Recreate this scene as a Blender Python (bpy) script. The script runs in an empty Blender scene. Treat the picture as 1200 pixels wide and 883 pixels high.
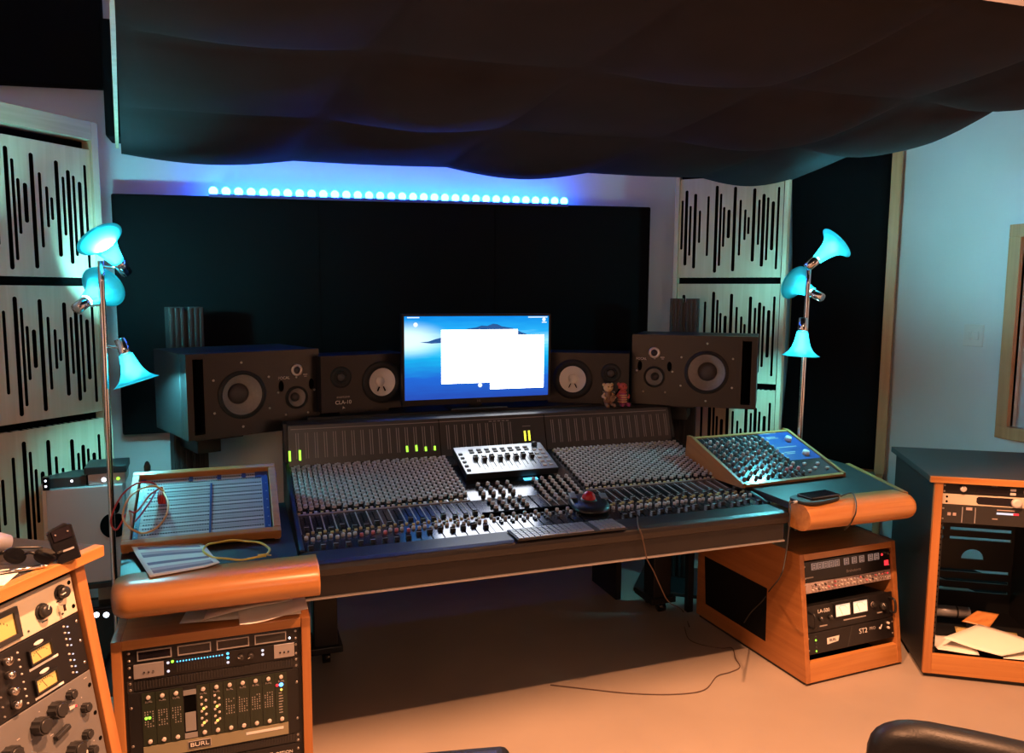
import bpy, math, random
from mathutils import Matrix, Vector
random.seed(7)
C = bpy.context.scene.collection
R = math.radians
V = Vector

# ---------------------------------------------------------------- camera
FPX, CX, CY = 895.0, 600.0, 441.5
YAW, PITCH, ROLL, EYE = R(19.8), R(6.2), R(.35), 1.6
_f = V((math.sin(YAW)*math.cos(PITCH), math.cos(YAW)*math.cos(PITCH), -math.sin(PITCH)))
_r0 = V((math.cos(YAW), -math.sin(YAW), 0)); _u0 = _r0.cross(_f)
_r = _r0*math.cos(ROLL) + _u0*math.sin(ROLL); _u = -_r0*math.sin(ROLL) + _u0*math.cos(ROLL)
EYEP = V((0, 0, EYE))
def ray(x, y): return _f + _r*((x-CX)/FPX) - _u*((y-CY)/FPX)
def at_z(x, y, z): d = ray(x, y); return EYEP + d*((z-EYE)/d.z)
def at_Y(x, y, Y): d = ray(x, y); return EYEP + d*(Y/d.y)
def at_X(x, y, X): d = ray(x, y); return EYEP + d*(X/d.x)
def at_P(x, y, p, n): d = ray(x, y); n = V(n); return EYEP + d*(n.dot(V(p)-EYEP)/n.dot(d))
cam = bpy.data.cameras.new('camera'); co = bpy.data.objects.new('camera', cam); C.objects.link(co)
cam.sensor_fit = 'HORIZONTAL'; cam.sensor_width = 36; cam.lens = 36*FPX/1200; cam.clip_start = .02
M = Matrix((_r, _u, -_f)).transposed().to_4x4(); M.translation = EYEP
co.matrix_world = M; bpy.context.scene.camera = co
vs = bpy.context.scene.view_settings
bpy.context.scene.display_settings.display_device = 'sRGB'
vs.view_transform = 'Standard'; vs.look = 'None'; vs.gamma = 1; vs.use_curve_mapping = False; vs.exposure = 0

# ---------------------------------------------------------------- materials
def mat(name, col, rough=.5, metal=0., spec=.5, emit=None, es=0., bump=0., bscale=200., var=0., vscale=20., coat=0., alpha=None, trans=0.):
    m = bpy.data.materials.new(name); m.use_nodes = True
    nt = m.node_tree; b = nt.nodes['Principled BSDF']; L = nt.links.new
    b.inputs['Base Color'].default_value = (*col, 1); b.inputs['Roughness'].default_value = rough
    b.inputs['Metallic'].default_value = metal; b.inputs['Specular IOR Level'].default_value = spec
    b.inputs['Coat Weight'].default_value = coat; b.inputs['Transmission Weight'].default_value = trans
    if emit: b.inputs['Emission Color'].default_value = (*emit, 1); b.inputs['Emission Strength'].default_value = es
    if var or bump:
        tc = nt.nodes.new('ShaderNodeTexCoord')
    if var:
        n = nt.nodes.new('ShaderNodeTexNoise'); n.inputs['Scale'].default_value = vscale; n.inputs['Detail'].default_value = 5
        L(tc.outputs['Object'], n.inputs['Vector'])
        r = nt.nodes.new('ShaderNodeValToRGB')
        r.color_ramp.elements[0].position = .3; r.color_ramp.elements[1].position = .7
        r.color_ramp.elements[0].color = (*[c*(1-var) for c in col], 1); r.color_ramp.elements[1].color = (*[min(1, c*(1+var)) for c in col], 1)
        L(n.outputs['Fac'], r.inputs['Fac']); L(r.outputs['Color'], b.inputs['Base Color'])
    if bump:
        n2 = nt.nodes.new('ShaderNodeTexNoise'); n2.inputs['Scale'].default_value = bscale; n2.inputs['Detail'].default_value = 3
        L(tc.outputs['Object'], n2.inputs['Vector'])
        bp = nt.nodes.new('ShaderNodeBump'); bp.inputs['Strength'].default_value = bump; bp.inputs['Distance'].default_value = .004
        L(n2.outputs['Fac'], bp.inputs['Height']); L(bp.outputs['Normal'], b.inputs['Normal'])
    return m
def wood(name, c0, c1, axis=0, rough=.4, coat=0., scale=1.):
    m = mat(name, c0, rough, coat=coat); nt = m.node_tree; b = nt.nodes['Principled BSDF']; L = nt.links.new
    tc = nt.nodes.new('ShaderNodeTexCoord'); mp = nt.nodes.new('ShaderNodeMapping')
    s = [38*scale]*3; s[axis] = 1.6*scale; mp.inputs['Scale'].default_value = s
    L(tc.outputs['Object'], mp.inputs['Vector'])
    n = nt.nodes.new('ShaderNodeTexNoise'); n.inputs['Scale'].default_value = 1.; n.inputs['Detail'].default_value = 6; n.inputs['Distortion'].default_value = .6
    L(mp.outputs['Vector'], n.inputs['Vector'])
    r = nt.nodes.new('ShaderNodeValToRGB'); r.color_ramp.elements[0].position = .32; r.color_ramp.elements[1].position = .66
    r.color_ramp.elements[0].color = (*c1, 1); r.color_ramp.elements[1].color = (*c0, 1)
    L(n.outputs['Fac'], r.inputs['Fac']); L(r.outputs['Color'], b.inputs['Base Color'])
    return m
def glow(name, col, s):
    return mat(name, (0, 0, 0), .5, emit=col, es=s)
K = dict(
 wall=mat('wall_paint', (.74, .76, .77), .6, var=.03, vscale=3, bump=.05, bscale=90),
 ceil=mat('ceiling_paint', (.55, .52, .5), .8, var=.03),
 floor=mat('floor_concrete', (.32, .265, .22), .38, var=.08, vscale=2.2, bump=.03, bscale=40),
 fabric=mat('black_fabric', (.0055, .0055, .006), .95, spec=.1, bump=.25, bscale=500),
 cloudfab=mat('cloud_fabric', (.018, .0165, .019), .95, spec=.12, bump=.2, bscale=500, var=.12, vscale=5),
 black=mat('black_paint', (.008, .008, .009), .45, var=.1),
 satin=mat('black_satin', (.010, .009, .010), .34),
 gloss=mat('black_gloss', (.008, .008, .01), .08),
 hole=mat('black_void', (.002, .002, .002), .9, spec=.05),
 leather=mat('black_leather', (.007, .007, .008), .42, spec=.2, bump=.12, bscale=260),
 lip=mat('padded_vinyl', (.020, .0165, .017), .38, bump=.15, bscale=300),
 panel=mat('console_panel', (.15, .15, .17), .17, metal=.85, spec=.6),
 panel2=mat('console_meter_panel', (.05, .045, .045), .34, metal=.2),
 line=mat('panel_line', (.30, .27, .27), .5),
 knob=mat('grey_knob', (.40, .35, .345), .42),
 knobd=mat('dark_knob', (.02, .02, .021), .35),
 knobp=mat('pale_knob', (.55, .5, .48), .4),
 knobred=mat('pink_knob', (.62, .18, .2), .4),
 gold=mat('yellow_button', (.55, .42, .16), .35),
 white=mat('white_plastic', (.75, .74, .72), .4),
 paper=mat('paper', (.80, .76, .70), .75),
 ink=mat('ink', (.26, .2, .27), .8), ink2=mat('ink_pink', (.55, .42, .46), .8),
 steel=mat('steel', (.55, .54, .53), .3, metal=1),
 chrome=mat('chrome', (.75, .72, .70), .14, metal=1),
 silver=mat('silver_panel', (.40, .41, .43), .3, metal=.6),
 alu=mat('brushed_aluminium', (.47, .45, .46), .42, metal=.55),
 cream=mat('cream_panel', (.55, .49, .39), .45),
 grey=mat('grey_panel', (.13, .125, .125), .45, var=.05),
 dgrey=mat('dark_grey_panel', (.025, .0235, .0235), .45),
 green=mat('dark_green_panel', (.018, .026, .016), .4),
 olive=mat('olive_strip', (.25, .23, .15), .45),
 blue=mat('blue_panel', (.02, .05, .22), .35),
 jack=mat('patch_strip', (.36, .365, .40), .45),
 pinkp=mat('pinkish_panel', (.42, .33, .32), .4),
 cone=mat('grey_cone', (.30, .27, .26), .5, var=.08, vscale=60), cone2=mat('cone_cap', (.05, .042, .042), .5),
 wcone=mat('white_cone', (.88, .84, .80), .7),
 copper=mat('tweeter_metal', (.6, .5, .44), .3, metal=.7),
 rubber=mat('rubber', (.015, .015, .015), .7),
 yellow=mat('yellow_cable', (.75, .55, .07), .45), red=mat('red_cable', (.45, .03, .03), .45), orange=mat('orange_cable', (.75, .36, .12), .45),
 redball=mat('red_ball', (.42, .01, .015), .1), skin=mat('figurine_tan', (.70, .42, .2), .6), brown=mat('figurine_brown', (.25, .12, .06), .6), figred=mat('figurine_red', (.55, .10, .08), .6), figmag=mat('figurine_magenta', (.4, .06, .16), .6),
 redbtn=glow('red_light', (1, .03, .04), 1.6), ledg=glow('green_led', (.35, 1, .05), 2.2), ledy=glow('yellow_led', (.85, .9, .05), 2.2), ledb=glow('blue_led', (.1, .35, 1), 4.), ledc=glow('cyan_led', (.1, .6, 1), 2.), ledw=glow('white_led', (.8, .85, 1), 5.), ledw2=glow('white_led_soft', (.9, .8, .9), 1.1), leda=glow('amber_led', (1, .6, .1), 2.),
 meter=mat('meter_face', (.5, .30, .09), .5, emit=(1, .52, .12), es=.42), meterw=mat('meter_face_white', (.8, .7, .55), .5, emit=(1, .78, .55), es=.75),
 display=mat('dark_display', (.012, .01, .014), .12),
 glass=mat('pale_pane', (.50, .52, .58), .08),  # opaque; the brightness seen in the window is put into its colour
 teal=mat('teal_shade', (.04, .62, .70), .25),
 bulb=glow('lamp_bulb', (.17, .80, .90), 700.), bulb_dim=glow('lamp_bulb_dim', (.17, .80, .90), 190.),
 strip=glow('led_diode', (.013, .115, 1), 70.), stripbase=mat('led_strip_base', (.1, .12, .3), .4),
 logo=mat('white_print', (.72, .70, .68), .5), logod=mat('dim_print', (.35, .32, .31), .5), logor=mat('red_print', (.6, .08, .06), .5),
 seg=mat('segment_display', (.35, .30, .28), .5, emit=(.8, .62, .55), es=.16),
 ply=wood('plywood', (.62, .49, .33), (.55, .43, .28), 2, .55), ply_h=wood('plywood_h', (.60, .47, .32), (.50, .39, .25), 0, .55),
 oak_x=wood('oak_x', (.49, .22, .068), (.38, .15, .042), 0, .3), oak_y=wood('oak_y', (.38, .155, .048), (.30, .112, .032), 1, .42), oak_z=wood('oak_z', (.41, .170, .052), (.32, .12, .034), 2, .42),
 cord=mat('brown_cord', (.10, .06, .045), .6), frame=wood('frame_wood', (.64, .34, .16), (.52, .26, .11), 2, .5),
)

# frosted glass of the lamp shades lets the bulb's light through
_nt = K['teal'].node_tree; _o = _nt.nodes['Material Output']; _t = _nt.nodes.new('ShaderNodeBsdfTranslucent'); _t.inputs[0].default_value = (.17, .60, .66, 1)
_x = _nt.nodes.new('ShaderNodeMixShader'); _x.inputs[0].default_value = .2
_nt.links.new(_nt.nodes['Principled BSDF'].outputs[0], _x.inputs[1]); _nt.links.new(_t.outputs[0], _x.inputs[2]); _p = _nt.nodes.new('ShaderNodeBsdfTransparent'); _p.inputs[0].default_value = (.45, .9, .95, 1); _y = _nt.nodes.new('ShaderNodeMixShader'); _y.inputs[0].default_value = .08
_nt.links.new(_x.outputs[0], _y.inputs[1]); _nt.links.new(_p.outputs[0], _y.inputs[2]); _nt.links.new(_y.outputs[0], _o.inputs[0])

# ---------------------------------------------------------------- mesh builder
class G:
    def __init__(s): s.v = []; s.f = []; s.m = []; s.s = []
    def add(s, vs, fs, m=0, sm=False, X=None):
        o = len(s.v)
        s.v += [tuple(X @ V(p)) if X else tuple(p) for p in vs]
        for f in fs: s.f.append(tuple(i+o for i in f)); s.m.append(m); s.s.append(sm)
        return s
    def box(s, x0, x1, y0, y1, z0, z1, m=0, X=None):
        vs = [(x, y, z) for z in (z0, z1) for y in (y0, y1) for x in (x0, x1)]
        return s.add(vs, [(0, 2, 3, 1), (4, 5, 7, 6), (0, 1, 5, 4), (2, 6, 7, 3), (0, 4, 6, 2), (1, 3, 7, 5)], m, False, X)
    def prism(s, pts, d, m=0, X=None, sm=False, ms=None):
        n = len(pts); d = V(d); vs = [V(p) for p in pts] + [V(p)+d for p in pts]
        a = V((0, 0, 0))
        for i in range(n): a += vs[i].cross(vs[(i+1) % n])
        fl = a.dot(d) > 0
        caps = [tuple(range(n))[::-1], tuple(range(n, 2*n))]
        sides = [(i, (i+1) % n, (i+1) % n+n, i+n) for i in range(n)]
        if not fl: caps = [c[::-1] for c in caps]; sides = [c[::-1] for c in sides]
        s.add(vs, caps, m, False, X); o = len(s.v)-2*n
        for f in sides: s.f.append(tuple(i+o for i in f)); s.m.append(m if ms is None else ms); s.s.append(sm)
        return s
    def lathe(s, prof, p=(0, 0, 0), ax=(0, 0, 1), seg=20, m=0, X=None, cap=True, ms=None):
        # prof: list of (radius, along)
        ax = V(ax).normalized(); p = V(p)
        t = V((1, 0, 0)) if abs(ax.x) < .9 else V((0, 1, 0)); a = ax.cross(t).normalized(); b = ax.cross(a)
        vs = []; n = len(prof)
        for r, h in prof:
            for k in range(seg):
                c = 2*math.pi*k/seg; vs.append(p+ax*h+(a*math.cos(c)+b*math.sin(c))*r)
        o = len(s.v)
        s.v += [tuple(X @ q) if X else tuple(q) for q in vs]
        for i in range(n-1):
            for k in range(seg):
                k2 = (k+1) % seg
                s.f.append((o+i*seg+k, o+i*seg+k2, o+(i+1)*seg+k2, o+(i+1)*seg+k)); s.m.append(ms[i] if ms else m); s.s.append(True)
        if cap:
            s.f.append(tuple(o+k for k in range(seg))[::-1]); s.m.append(ms[0] if ms else m); s.s.append(False)
            s.f.append(tuple(o+(n-1)*seg+k for k in range(seg))); s.m.append(ms[-1] if ms else m); s.s.append(False)
        return s
    def cyl(s, p0, p1, r0, r1=None, seg=16, m=0, X=None):
        p0 = V(p0); d = V(p1)-p0; r1 = r0 if r1 is None else r1
        return s.lathe([(r0, 0), (r1, d.length)], p0, d, seg, m, X)
    def ball(s, c, r, m=0, seg=14, X=None, sc=(1, 1, 1)):
        n = seg//2; c = V(c); vs = []; fs = []
        for i in range(1, n):
            a = math.pi*i/n
            for k in range(seg):
                b = 2*math.pi*k/seg; vs.append(c+V((math.sin(a)*math.cos(b)*sc[0], math.sin(a)*math.sin(b)*sc[1], math.cos(a)*sc[2]))*r)
        for i in range(n-2):
            for k in range(seg):
                k2 = (k+1) % seg; fs.append((i*seg+k, (i+1)*seg+k, (i+1)*seg+k2, i*seg+k2))
        t = len(vs); vs += [c+V((0, 0, r*sc[2])), c-V((0, 0, r*sc[2]))]
        for k in range(seg):
            k2 = (k+1) % seg; fs += [(t, k, k2), (t+1, (n-2)*seg+k2, (n-2)*seg+k)]
        return s.add(vs, fs, m, True, X)
    def tube(s, pts, r, seg=8, m=0, sub=6, closed=False):
        pts = [V(p) for p in pts]
        P = []
        n = len(pts)
        for i in range(n if closed else n-1):
            p0 = pts[(i-1) % n] if closed or i > 0 else pts[0]*2-pts[1]
            p1 = pts[i]; p2 = pts[(i+1) % n]
            p3 = pts[(i+2) % n] if closed or i+2 < n else p2*2-p1
            for k in range(sub):
                t = k/sub
                P.append(.5*((2*p1)+(p2-p0)*t+(2*p0-5*p1+4*p2-p3)*t*t+(3*p1-p0-3*p2+p3)*t**3))
        if not closed: P.append(pts[-1])
        N = len(P); o = len(s.v); a = None
        for i, p in enumerate(P):
            d = (P[(i+1) % N]-P[i-1]) if closed else (P[min(i+1, N-1)]-P[max(i-1, 0)])
            d.normalize()
            if a is None: a = d.orthogonal().normalized()
            a = (a-d*a.dot(d)).normalized(); b = d.cross(a)
            for k in range(seg):
                c = 2*math.pi*k/seg; s.v.append(tuple(p+(a*math.cos(c)+b*math.sin(c))*r))
        for i in range(N if closed else N-1):
            j = (i+1) % N
            for k in range(seg):
                k2 = (k+1) % seg; s.f.append((o+i*seg+k, o+i*seg+k2, o+j*seg+k2, o+j*seg+k)); s.m.append(m); s.s.append(True)
        if not closed:
            s.f.append(tuple(o+k for k in range(seg))[::-1]); s.m.append(m); s.s.append(False)
            s.f.append(tuple(o+(N-1)*seg+k for k in range(seg))); s.m.append(m); s.s.append(False)
        return s
    def mesh(s, name, mats):
        me = bpy.data.meshes.new(name); me.from_pydata(s.v, [], s.f)
        for q in (mats if isinstance(mats, (list, tuple)) else [mats]): me.materials.append(K[q] if isinstance(q, str) else q)
        me.polygons.foreach_set('material_index', s.m); me.polygons.foreach_set('use_smooth', s.s); me.update()
        return me
    def build(s, name, mats, parent=None, bevel=0, seg=2, X=None, label=None):
        o = link(name, s.mesh(name, mats), parent)
        if X is not None: o.matrix_basis = X
        if bevel:
            b = o.modifiers.new('bevel', 'BEVEL'); b.width = bevel; b.segments = seg; b.limit_method = 'ANGLE'; b.angle_limit = R(40)
        if label: o['label'] = label
        return o
def link(name, data, parent=None, loc=None, rot=None):
    o = bpy.data.objects.new(name, data); C.objects.link(o)
    if parent: o.parent = parent
    if loc is not None: o.location = loc
    if rot is not None: o.rotation_euler = rot
    return o
def tag(o, label, cat, group=None, kind=None):
    o['label'] = label; o['category'] = cat
    if group: o['group'] = group
    if kind: o['kind'] = kind
    return o
def thing(name, label, cat, loc=(0, 0, 0), rz=0, group=None, X=None):
    o = bpy.data.objects.new(name, None); C.objects.link(o); o.empty_display_size = .05
    if X is not None: o.matrix_basis = X
    else: o.location = loc; o.rotation_euler = (0, 0, rz)
    return tag(o, label, cat, group)
def struct(o): o['kind'] = 'structure'; return o
def frame(o, e1, e2, e3):
    m = Matrix((V(e1), V(e2), V(e3))).transposed().to_4x4(); m.translation = V(o); return m
_cache = {}
def cpart(key, fn, name, mats, parent, loc=(0, 0, 0), rot=None):
    if key not in _cache:
        g = G(); fn(g); _cache[key] = g.mesh(name, mats)
    return link(name, _cache[key], parent, loc, rot)
def text(parent, s, loc, size, m='logo', rot=(R(90), 0, 0), name='lettering', ax='CENTER', ex=.0004, sx=1.):
    cu = bpy.data.curves.new(name, 'FONT'); cu.body = s; cu.size = size; cu.extrude = ex; cu.align_x = ax; cu.align_y = 'CENTER'
    tmp = bpy.data.objects.new('lettering_curve', cu); C.objects.link(tmp)
    me = bpy.data.meshes.new_from_object(tmp.evaluated_get(bpy.context.evaluated_depsgraph_get()))
    bpy.data.objects.remove(tmp); bpy.data.curves.remove(cu)
    me.name = name; me.materials.clear(); me.materials.append(K[m])
    o = link(name, me, parent, loc, rot); o.scale = (sx, 1, 1); return o
# face-mounted bits: local frame x right, y into the unit, z up, face at y = 0
def knob(p, x, z, r, l, m='knobd', y=0, name='knob', ptr='logo', seg=16, skirt=0.):
    def fn(g):
        if skirt: g.lathe([(r*skirt, 0), (r*skirt*.95, .25*l)], (0, 0, 0), (0, -1, 0), seg)
        g.lathe([(r, 0), (r*.97, l*.7), (r*.85, l*.97), (r*.5, l)], (0, 0, 0), (0, -1, 0), seg)
        g.box(-.08*r, .08*r, -l*1.02, -l*.6, .2*r, .95*r, 1)
    return cpart(('knob', r, l, m, ptr, seg, skirt), fn, name, [m, ptr], p, (x, y, z), (0, random.uniform(-2.2, 2.2), 0))
def led(p, x, z, r, m, y=0, name='indicator_light', sq=False, w=None):
    def fn(g):
        if sq: g.box(-(w or r), (w or r), -.003, .001, -r, r)
        else: g.lathe([(r, 0), (r*.8, .003), (r*.2, .0045)], (0, .0005, 0), (0, -1, 0), 10)
    return cpart(('led', r, m, sq, w), fn, name, [m], p, (x, y, z))
def screw(p, x, z, r=.004, y=0, m='steel', name='screw'):
    return cpart(('screw', r, m), lambda g: g.lathe([(r, 0), (r*.9, .0015), (r*.3, .0022)], (0, 0, 0), (0, -1, 0), 10), name, [m], p, (x, y, z))
def vu(p, x, z, w, h, face='meter', fm='black', y=0, fw=.005):
    g = G()
    g.box(x-w/2-fw, x+w/2+fw, y-.008, y, z-h/2-fw, z-h/2, 0).box(x-w/2-fw, x+w/2+fw, y-.008, y, z+h/2, z+h/2+fw, 0)
    g.box(x-w/2-fw, x-w/2, y-.008, y, z-h/2, z+h/2, 0).box(x+w/2, x+w/2+fw, y-.008, y, z-h/2, z+h/2, 0)
    b = g.build('meter', fm, p)
    f = G(); f.box(x-w/2, x+w/2, y-.003, y, z-h/2, z+h/2, 0)
    for k in range(9):
        a = R(-50+k*100/8); cx = x+math.sin(a)*w*.42; cz = z-h*.45+math.cos(a)*h*.75
        f.box(cx-.0006, cx+.0006, y-.0035, y-.003, cz, cz+h*.09, 1)
    f.box(-w*.006, w*.006, y-.0038, y-.003, 0, h*.75, 1, Matrix.Translation((x, 0, z-h*.42)) @ Matrix.Rotation(R(-28), 4, 'Y'))
    f.build('meter_face', [face, 'black'], b)
    return b
def mount(p, w, h, y=0):
    for sx in (-1, 1):
        for q in (.22, .78): screw(p, sx*(w/2-.008), h*q, .0042, y)
# ---------------------------------------------------------------- the room
X0, X1, Y0, Y1, ZC = -1.3, 3.75, -1.7, 4.1, 3.3
struct(G().box(X0-.1, X1+.1, Y0-.1, Y1+.1, -.1, 0).build('floor', 'floor'))
struct(G().box(X0-.1, X1+.1, Y0-.1, Y1+.1, ZC, ZC+.1).build('ceiling', 'ceil'))
struct(G().box(X0-.1, X1+.1, Y1, Y1+.1, 0, ZC).build('wall_back', 'wall'))
struct(G().box(X0-.1, X1+.1, Y0-.1, Y0, 0, ZC).build('wall_front', 'dgrey'))
struct(G().box(X0-.1, X0, Y0, Y1, 0, ZC).build('wall_left', 'wall'))
wy0, wy1, wz0, wz1 = 1.75, 2.80, .93, 1.90
g = G().box(X1, X1+.1, Y0, wy0, 0, ZC).box(X1, X1+.1, wy1, Y1, 0, ZC).box(X1, X1+.1, wy0, wy1, 0, wz0).box(X1, X1+.1, wy0, wy1, wz1, ZC)
struct(g.build('wall_right', 'wall'))
struct(G().box(X1-.012, X1, Y0, Y1, 0, .115).build('baseboard_right', 'black', bevel=.003))
struct(G().box(X0, X1-.012, Y1-.012, Y1, 0, .10).build('baseboard_back', 'black', bevel=.003))
w = G()
for (a, b, c, d) in ((wy0-.06, wy1+.065, wz1, wz1+.065), (wy0-.06, wy1+.065, wz0-.065, wz0), (wy0-.06, wy0, wz0, wz1), (wy1, wy1+.065, wz0, wz1)):
    w.box(X1-.025, X1+.02, a, b, c, d)
w = struct(w.build('window_1', 'frame', bevel=.003)); w['label'] = 'oak framed window in the right wall'; w['category'] = 'window'
G().box(X1+.04, X1+.05, wy0, wy1, wz0, wz1).build('pane', 'glass', w)

# light switch on the right wall
a = at_X(1127, 379, X1); b = at_X(1156, 408, X1); c = (a+b)/2
t = thing('light_switch', 'white light switch plate on the wall left of the oak window', 'light switch', c)
G().box(-.006, 0, -.06, .06, -.06, .06).build('plate', 'white', t, bevel=.003)
G().box(-.010, -.005, -.034, -.006, -.024, .024).build('rocker', 'white', t, bevel=.002)
G().box(-.010, -.005, .006, .034, -.024, .024).build('rocker', 'white', t, bevel=.002)

# ---------------------------------------------------------------- fabric panels
pl = at_Y(130, 227, 4.0); pr = at_Y(762, 243, 4.0); pbot = at_Y(143, 510, 4.0).z
t = thing('acoustic_absorber', 'wide black fabric panel behind the monitor with blue lights along its top', 'acoustic panel', (pl.x, 4.02, pbot))
W_ = pr.x-pl.x; hl, hr = pl.z-pbot, pr.z-pbot
G().prism([(0, -.03, 0), (W_, -.03, 0), (W_, -.03, hr), (0, -.03, hl)], (0, .07, 0)).build('fabric_cover', 'fabric', t, bevel=.008)
G().prism([(-.004, .04, 0), (W_+.004, .04, 0), (W_+.004, .04, hr+.006), (-.004, .04, hl+.006)], (0, .03, 0)).build('backing_frame', 'frame', t)
for q in (.33, .66): G().box(W_*q-.001, W_*q+.001, -.0315, -.029, 0, hl+(hr-hl)*q-.01).build('seam', 'hole', t)
# LED strip
la, lb = at_Y(250, 224, 4.0), at_Y(661, 236, 4.0)
t = thing('led_strip', 'strip of glowing blue lights along the top of the wide black panel', 'light strip', (0, 0, 0))
d = (lb-la); n = 33
G().prism([(la.x-.02, 3.985, la.z-.030), (lb.x+.02, 3.985, lb.z-.030), (lb.x+.02, 3.985, lb.z-.016), (la.x-.02, 3.985, la.z-.016)], (0, .03, 0)).build('strip', 'stripbase', t)
for i in range(n):
    p = la+d*(i/(n-1))
    cpart('diode', lambda g: g.ball((0, 0, 0), .021, 0, 14), 'diode', ['strip'], t, (p.x, 4.0, p.z))
# panels up left
a = at_Y(-130, 92, 4.04); b = at_Y(123, 103, 4.04)
o = G().prism([(X0+.02, 4.03, b.z-.03), (b.x, 4.03, b.z), (b.x, 4.03, 3.24), (X0+.02, 4.03, 3.24)], (0, .0695, 0)).build('acoustic_absorber', 'fabric', bevel=.01)
tag(o, 'black fabric panel high in the upper left corner above the slotted wood panels', 'acoustic panel')
a = at_Y(124, 160, 3.93); b = at_Y(124, 22, 3.93)
o = G().box(a.x, a.x+.5, 3.92, 4.102, a.z, b.z).build('acoustic_absorber', 'fabric', bevel=.008)
tag(o, 'narrow black panel edge between the upper left panel and the ceiling cloud', 'acoustic panel')

# right black panel with an oak frame, standing diagonally in the corner
pp = at_Y(917, 441, 4.03); pp.z = 0; _q = at_X(1046, 400, 3.70); n = (-(_q.y-pp.y), _q.x-pp.x, 0)
br, tr = at_P(1036, 556, pp, n), at_P(1062, 170, pp, n)
ex = (V((br.x, br.y, 0))-V(pp)); wdt = ex.length; ex.normalize(); ey = V((-ex.y, ex.x, 0))
zb, zt = br.z, tr.z
t = thing('bass_trap', 'tall black fabric panel with an oak frame behind the right floor lamp', 'acoustic panel', X=frame(pp, ex, ey, (0, 0, 1)))
g = G(); N = 12
for i in range(N+1):
    for k in range(9):
        s = i/N; u = k/8
        x = .0+.035*math.sin(math.pi*(1-s))**1.3*(1-u) + u*(wdt-.055)+(0 if u else 0)
        g.v.append((x, -.012*math.sin(math.pi*u), zb+.02+(zt-zb-.04)*s))
for i in range(N):
    for k in range(8):
        q = i*9+k; g.f.append((q, q+1, q+10, q+9)); g.m.append(0); g.s.append(True)
o = g.build('fabric_cover', 'fabric', t); so = o.modifiers.new('s', 'SOLIDIFY'); so.thickness = .04; so.offset = -1
g = G().box(wdt-.055, wdt, -.02, .05, zb, zt).box(0.01, wdt-.055, .03, .06, zb, zb+.04).box(.01, wdt-.055, .03, .06, zt-.04, zt).box(.02, .05, .03, .06, zb+.04, zt-.04)
g.box(wdt-.05, wdt-.01, .0, .05, 0, zb).box(.03, .07, .01, .05, 0, zb)
g.build('frame', 'frame', t, bevel=.003)

# ---------------------------------------------------------------- slotted diffuser columns
SL = [(4,200,291),(16,185,317),(22,197,307),(27,218,277),(34,223,263),(42,188,315),(50,208,291),(57,223,267),(62,235,258),(69,192,300),(76,209,275),(82,201,308),(88,206,299),(95,213,283),(102,191,313)]
SLOTS = []
for k, (x, a, b) in enumerate([(-34,205,280),(-28,190,305),(-22,214,290),(-15,196,310),(-8,222,270)]+SL):
    SLOTS.append(((x+38)/147, (a-170)/157, (b-170)/157))
def diffuser(label, X, w, h, group):
    t = thing('acoustic_diffuser', label, 'acoustic panel', X=X, group=group)
    g = G(); d = .022; x = 0
    def slab(a, b):
        g.box(a, b, 0, d, 0, h)
        for q in (-1, -2): g.m[q] = 1  # slot sides coloured black to carry the shade inside the slots
    for (sx, ta, tb) in SLOTS:
        c = sx*w; hw = .0062 if (int(sx*100) % 3) else .0085
        if c-hw > x: slab(x, c-hw)
        z1 = h*(1-ta); z0 = h*(1-tb)
        # wood above and below the slot, with round slot ends
        for zz, sg in ((z0, -1), (z1, 1)):
            arc = [(c+hw*math.cos(R(q)), 0, zz+sg*hw*math.sin(R(q))) for q in range(0, 181, 30)]
            end = 0 if sg < 0 else h
            g.prism(arc+[(c-hw, 0, end), (c+hw, 0, end)], (0, d, 0), ms=1)
        x = c+hw
    slab(x, w)
    g.build('slotted_board', ['ply', 'hole'], t)
    G().box(.004, w-.004, d+.002, d+.03, .004, h-.004).build('backing', 'hole', t)
    return t
def column(pr, e1, w, zs, names, lab, side, group, topz, botz, fr=.03):
    e3 = V((-e1[1], e1[0], 0)); X = frame((pr[0], pr[1], 0), e1, e3, (0, 0, 1))
    t = thing('diffuser_frame', lab, 'acoustic frame', X=X)
    G().box(0, fr, -.012, .12, botz, topz).build('frame_board', 'ply', t, bevel=.002)
    G().box(-w-fr, -w, -.012, .12, botz, topz).build('frame_board', 'ply', t, bevel=.002)
    G().box(-w, 0, -.012, .12, topz-.075, topz).build('frame_board', 'ply_h', t, bevel=.002)
    G().box(-w, 0, .05, .10, botz, topz-.08).build('back_board', 'hole', t)
    G().box(-w, 0, -.01, .05, botz, botz+.03).build('frame_board', 'ply_h', t)
    for q in (-w-fr, 0): G().box(q, q+fr, 0, .1, 0, botz).build('leg', 'ply', t)
    for (z0, z1), nm in zip(zs, names):
        diffuser(nm, X @ Matrix.Translation((-w+.003, 0, z0)), w-.006, z1-z0, group)
s = math.sqrt(.5)
gr = 'slotted plywood diffuser panels'
column((-.555, 3.675), (s, s, 0), .555, ((1.655, 2.185), (1.085, 1.62), (.50, 1.055)),
  ('top slotted plywood panel of the left column, beside the left lamp', 'middle slotted plywood panel of the left column behind the left lamp shades', 'bottom slotted plywood panel of the left column above the computer tower'),
  'plywood frame around three slotted panels at the left edge', 0, gr, 2.30, .45)
column((2.735, 3.375), (s, -s, 0), .555, ((1.695, 2.235), (1.12, 1.66), (.54, 1.085)),
  ('top slotted plywood panel of the right column under the ceiling cloud', 'middle slotted plywood panel of the right column behind the right main speaker', 'bottom slotted plywood panel of the right column below the right main speaker'),
  'plywood frame around three slotted panels right of the wide black panel', 1, gr, 2.34, .48, .022)

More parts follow.
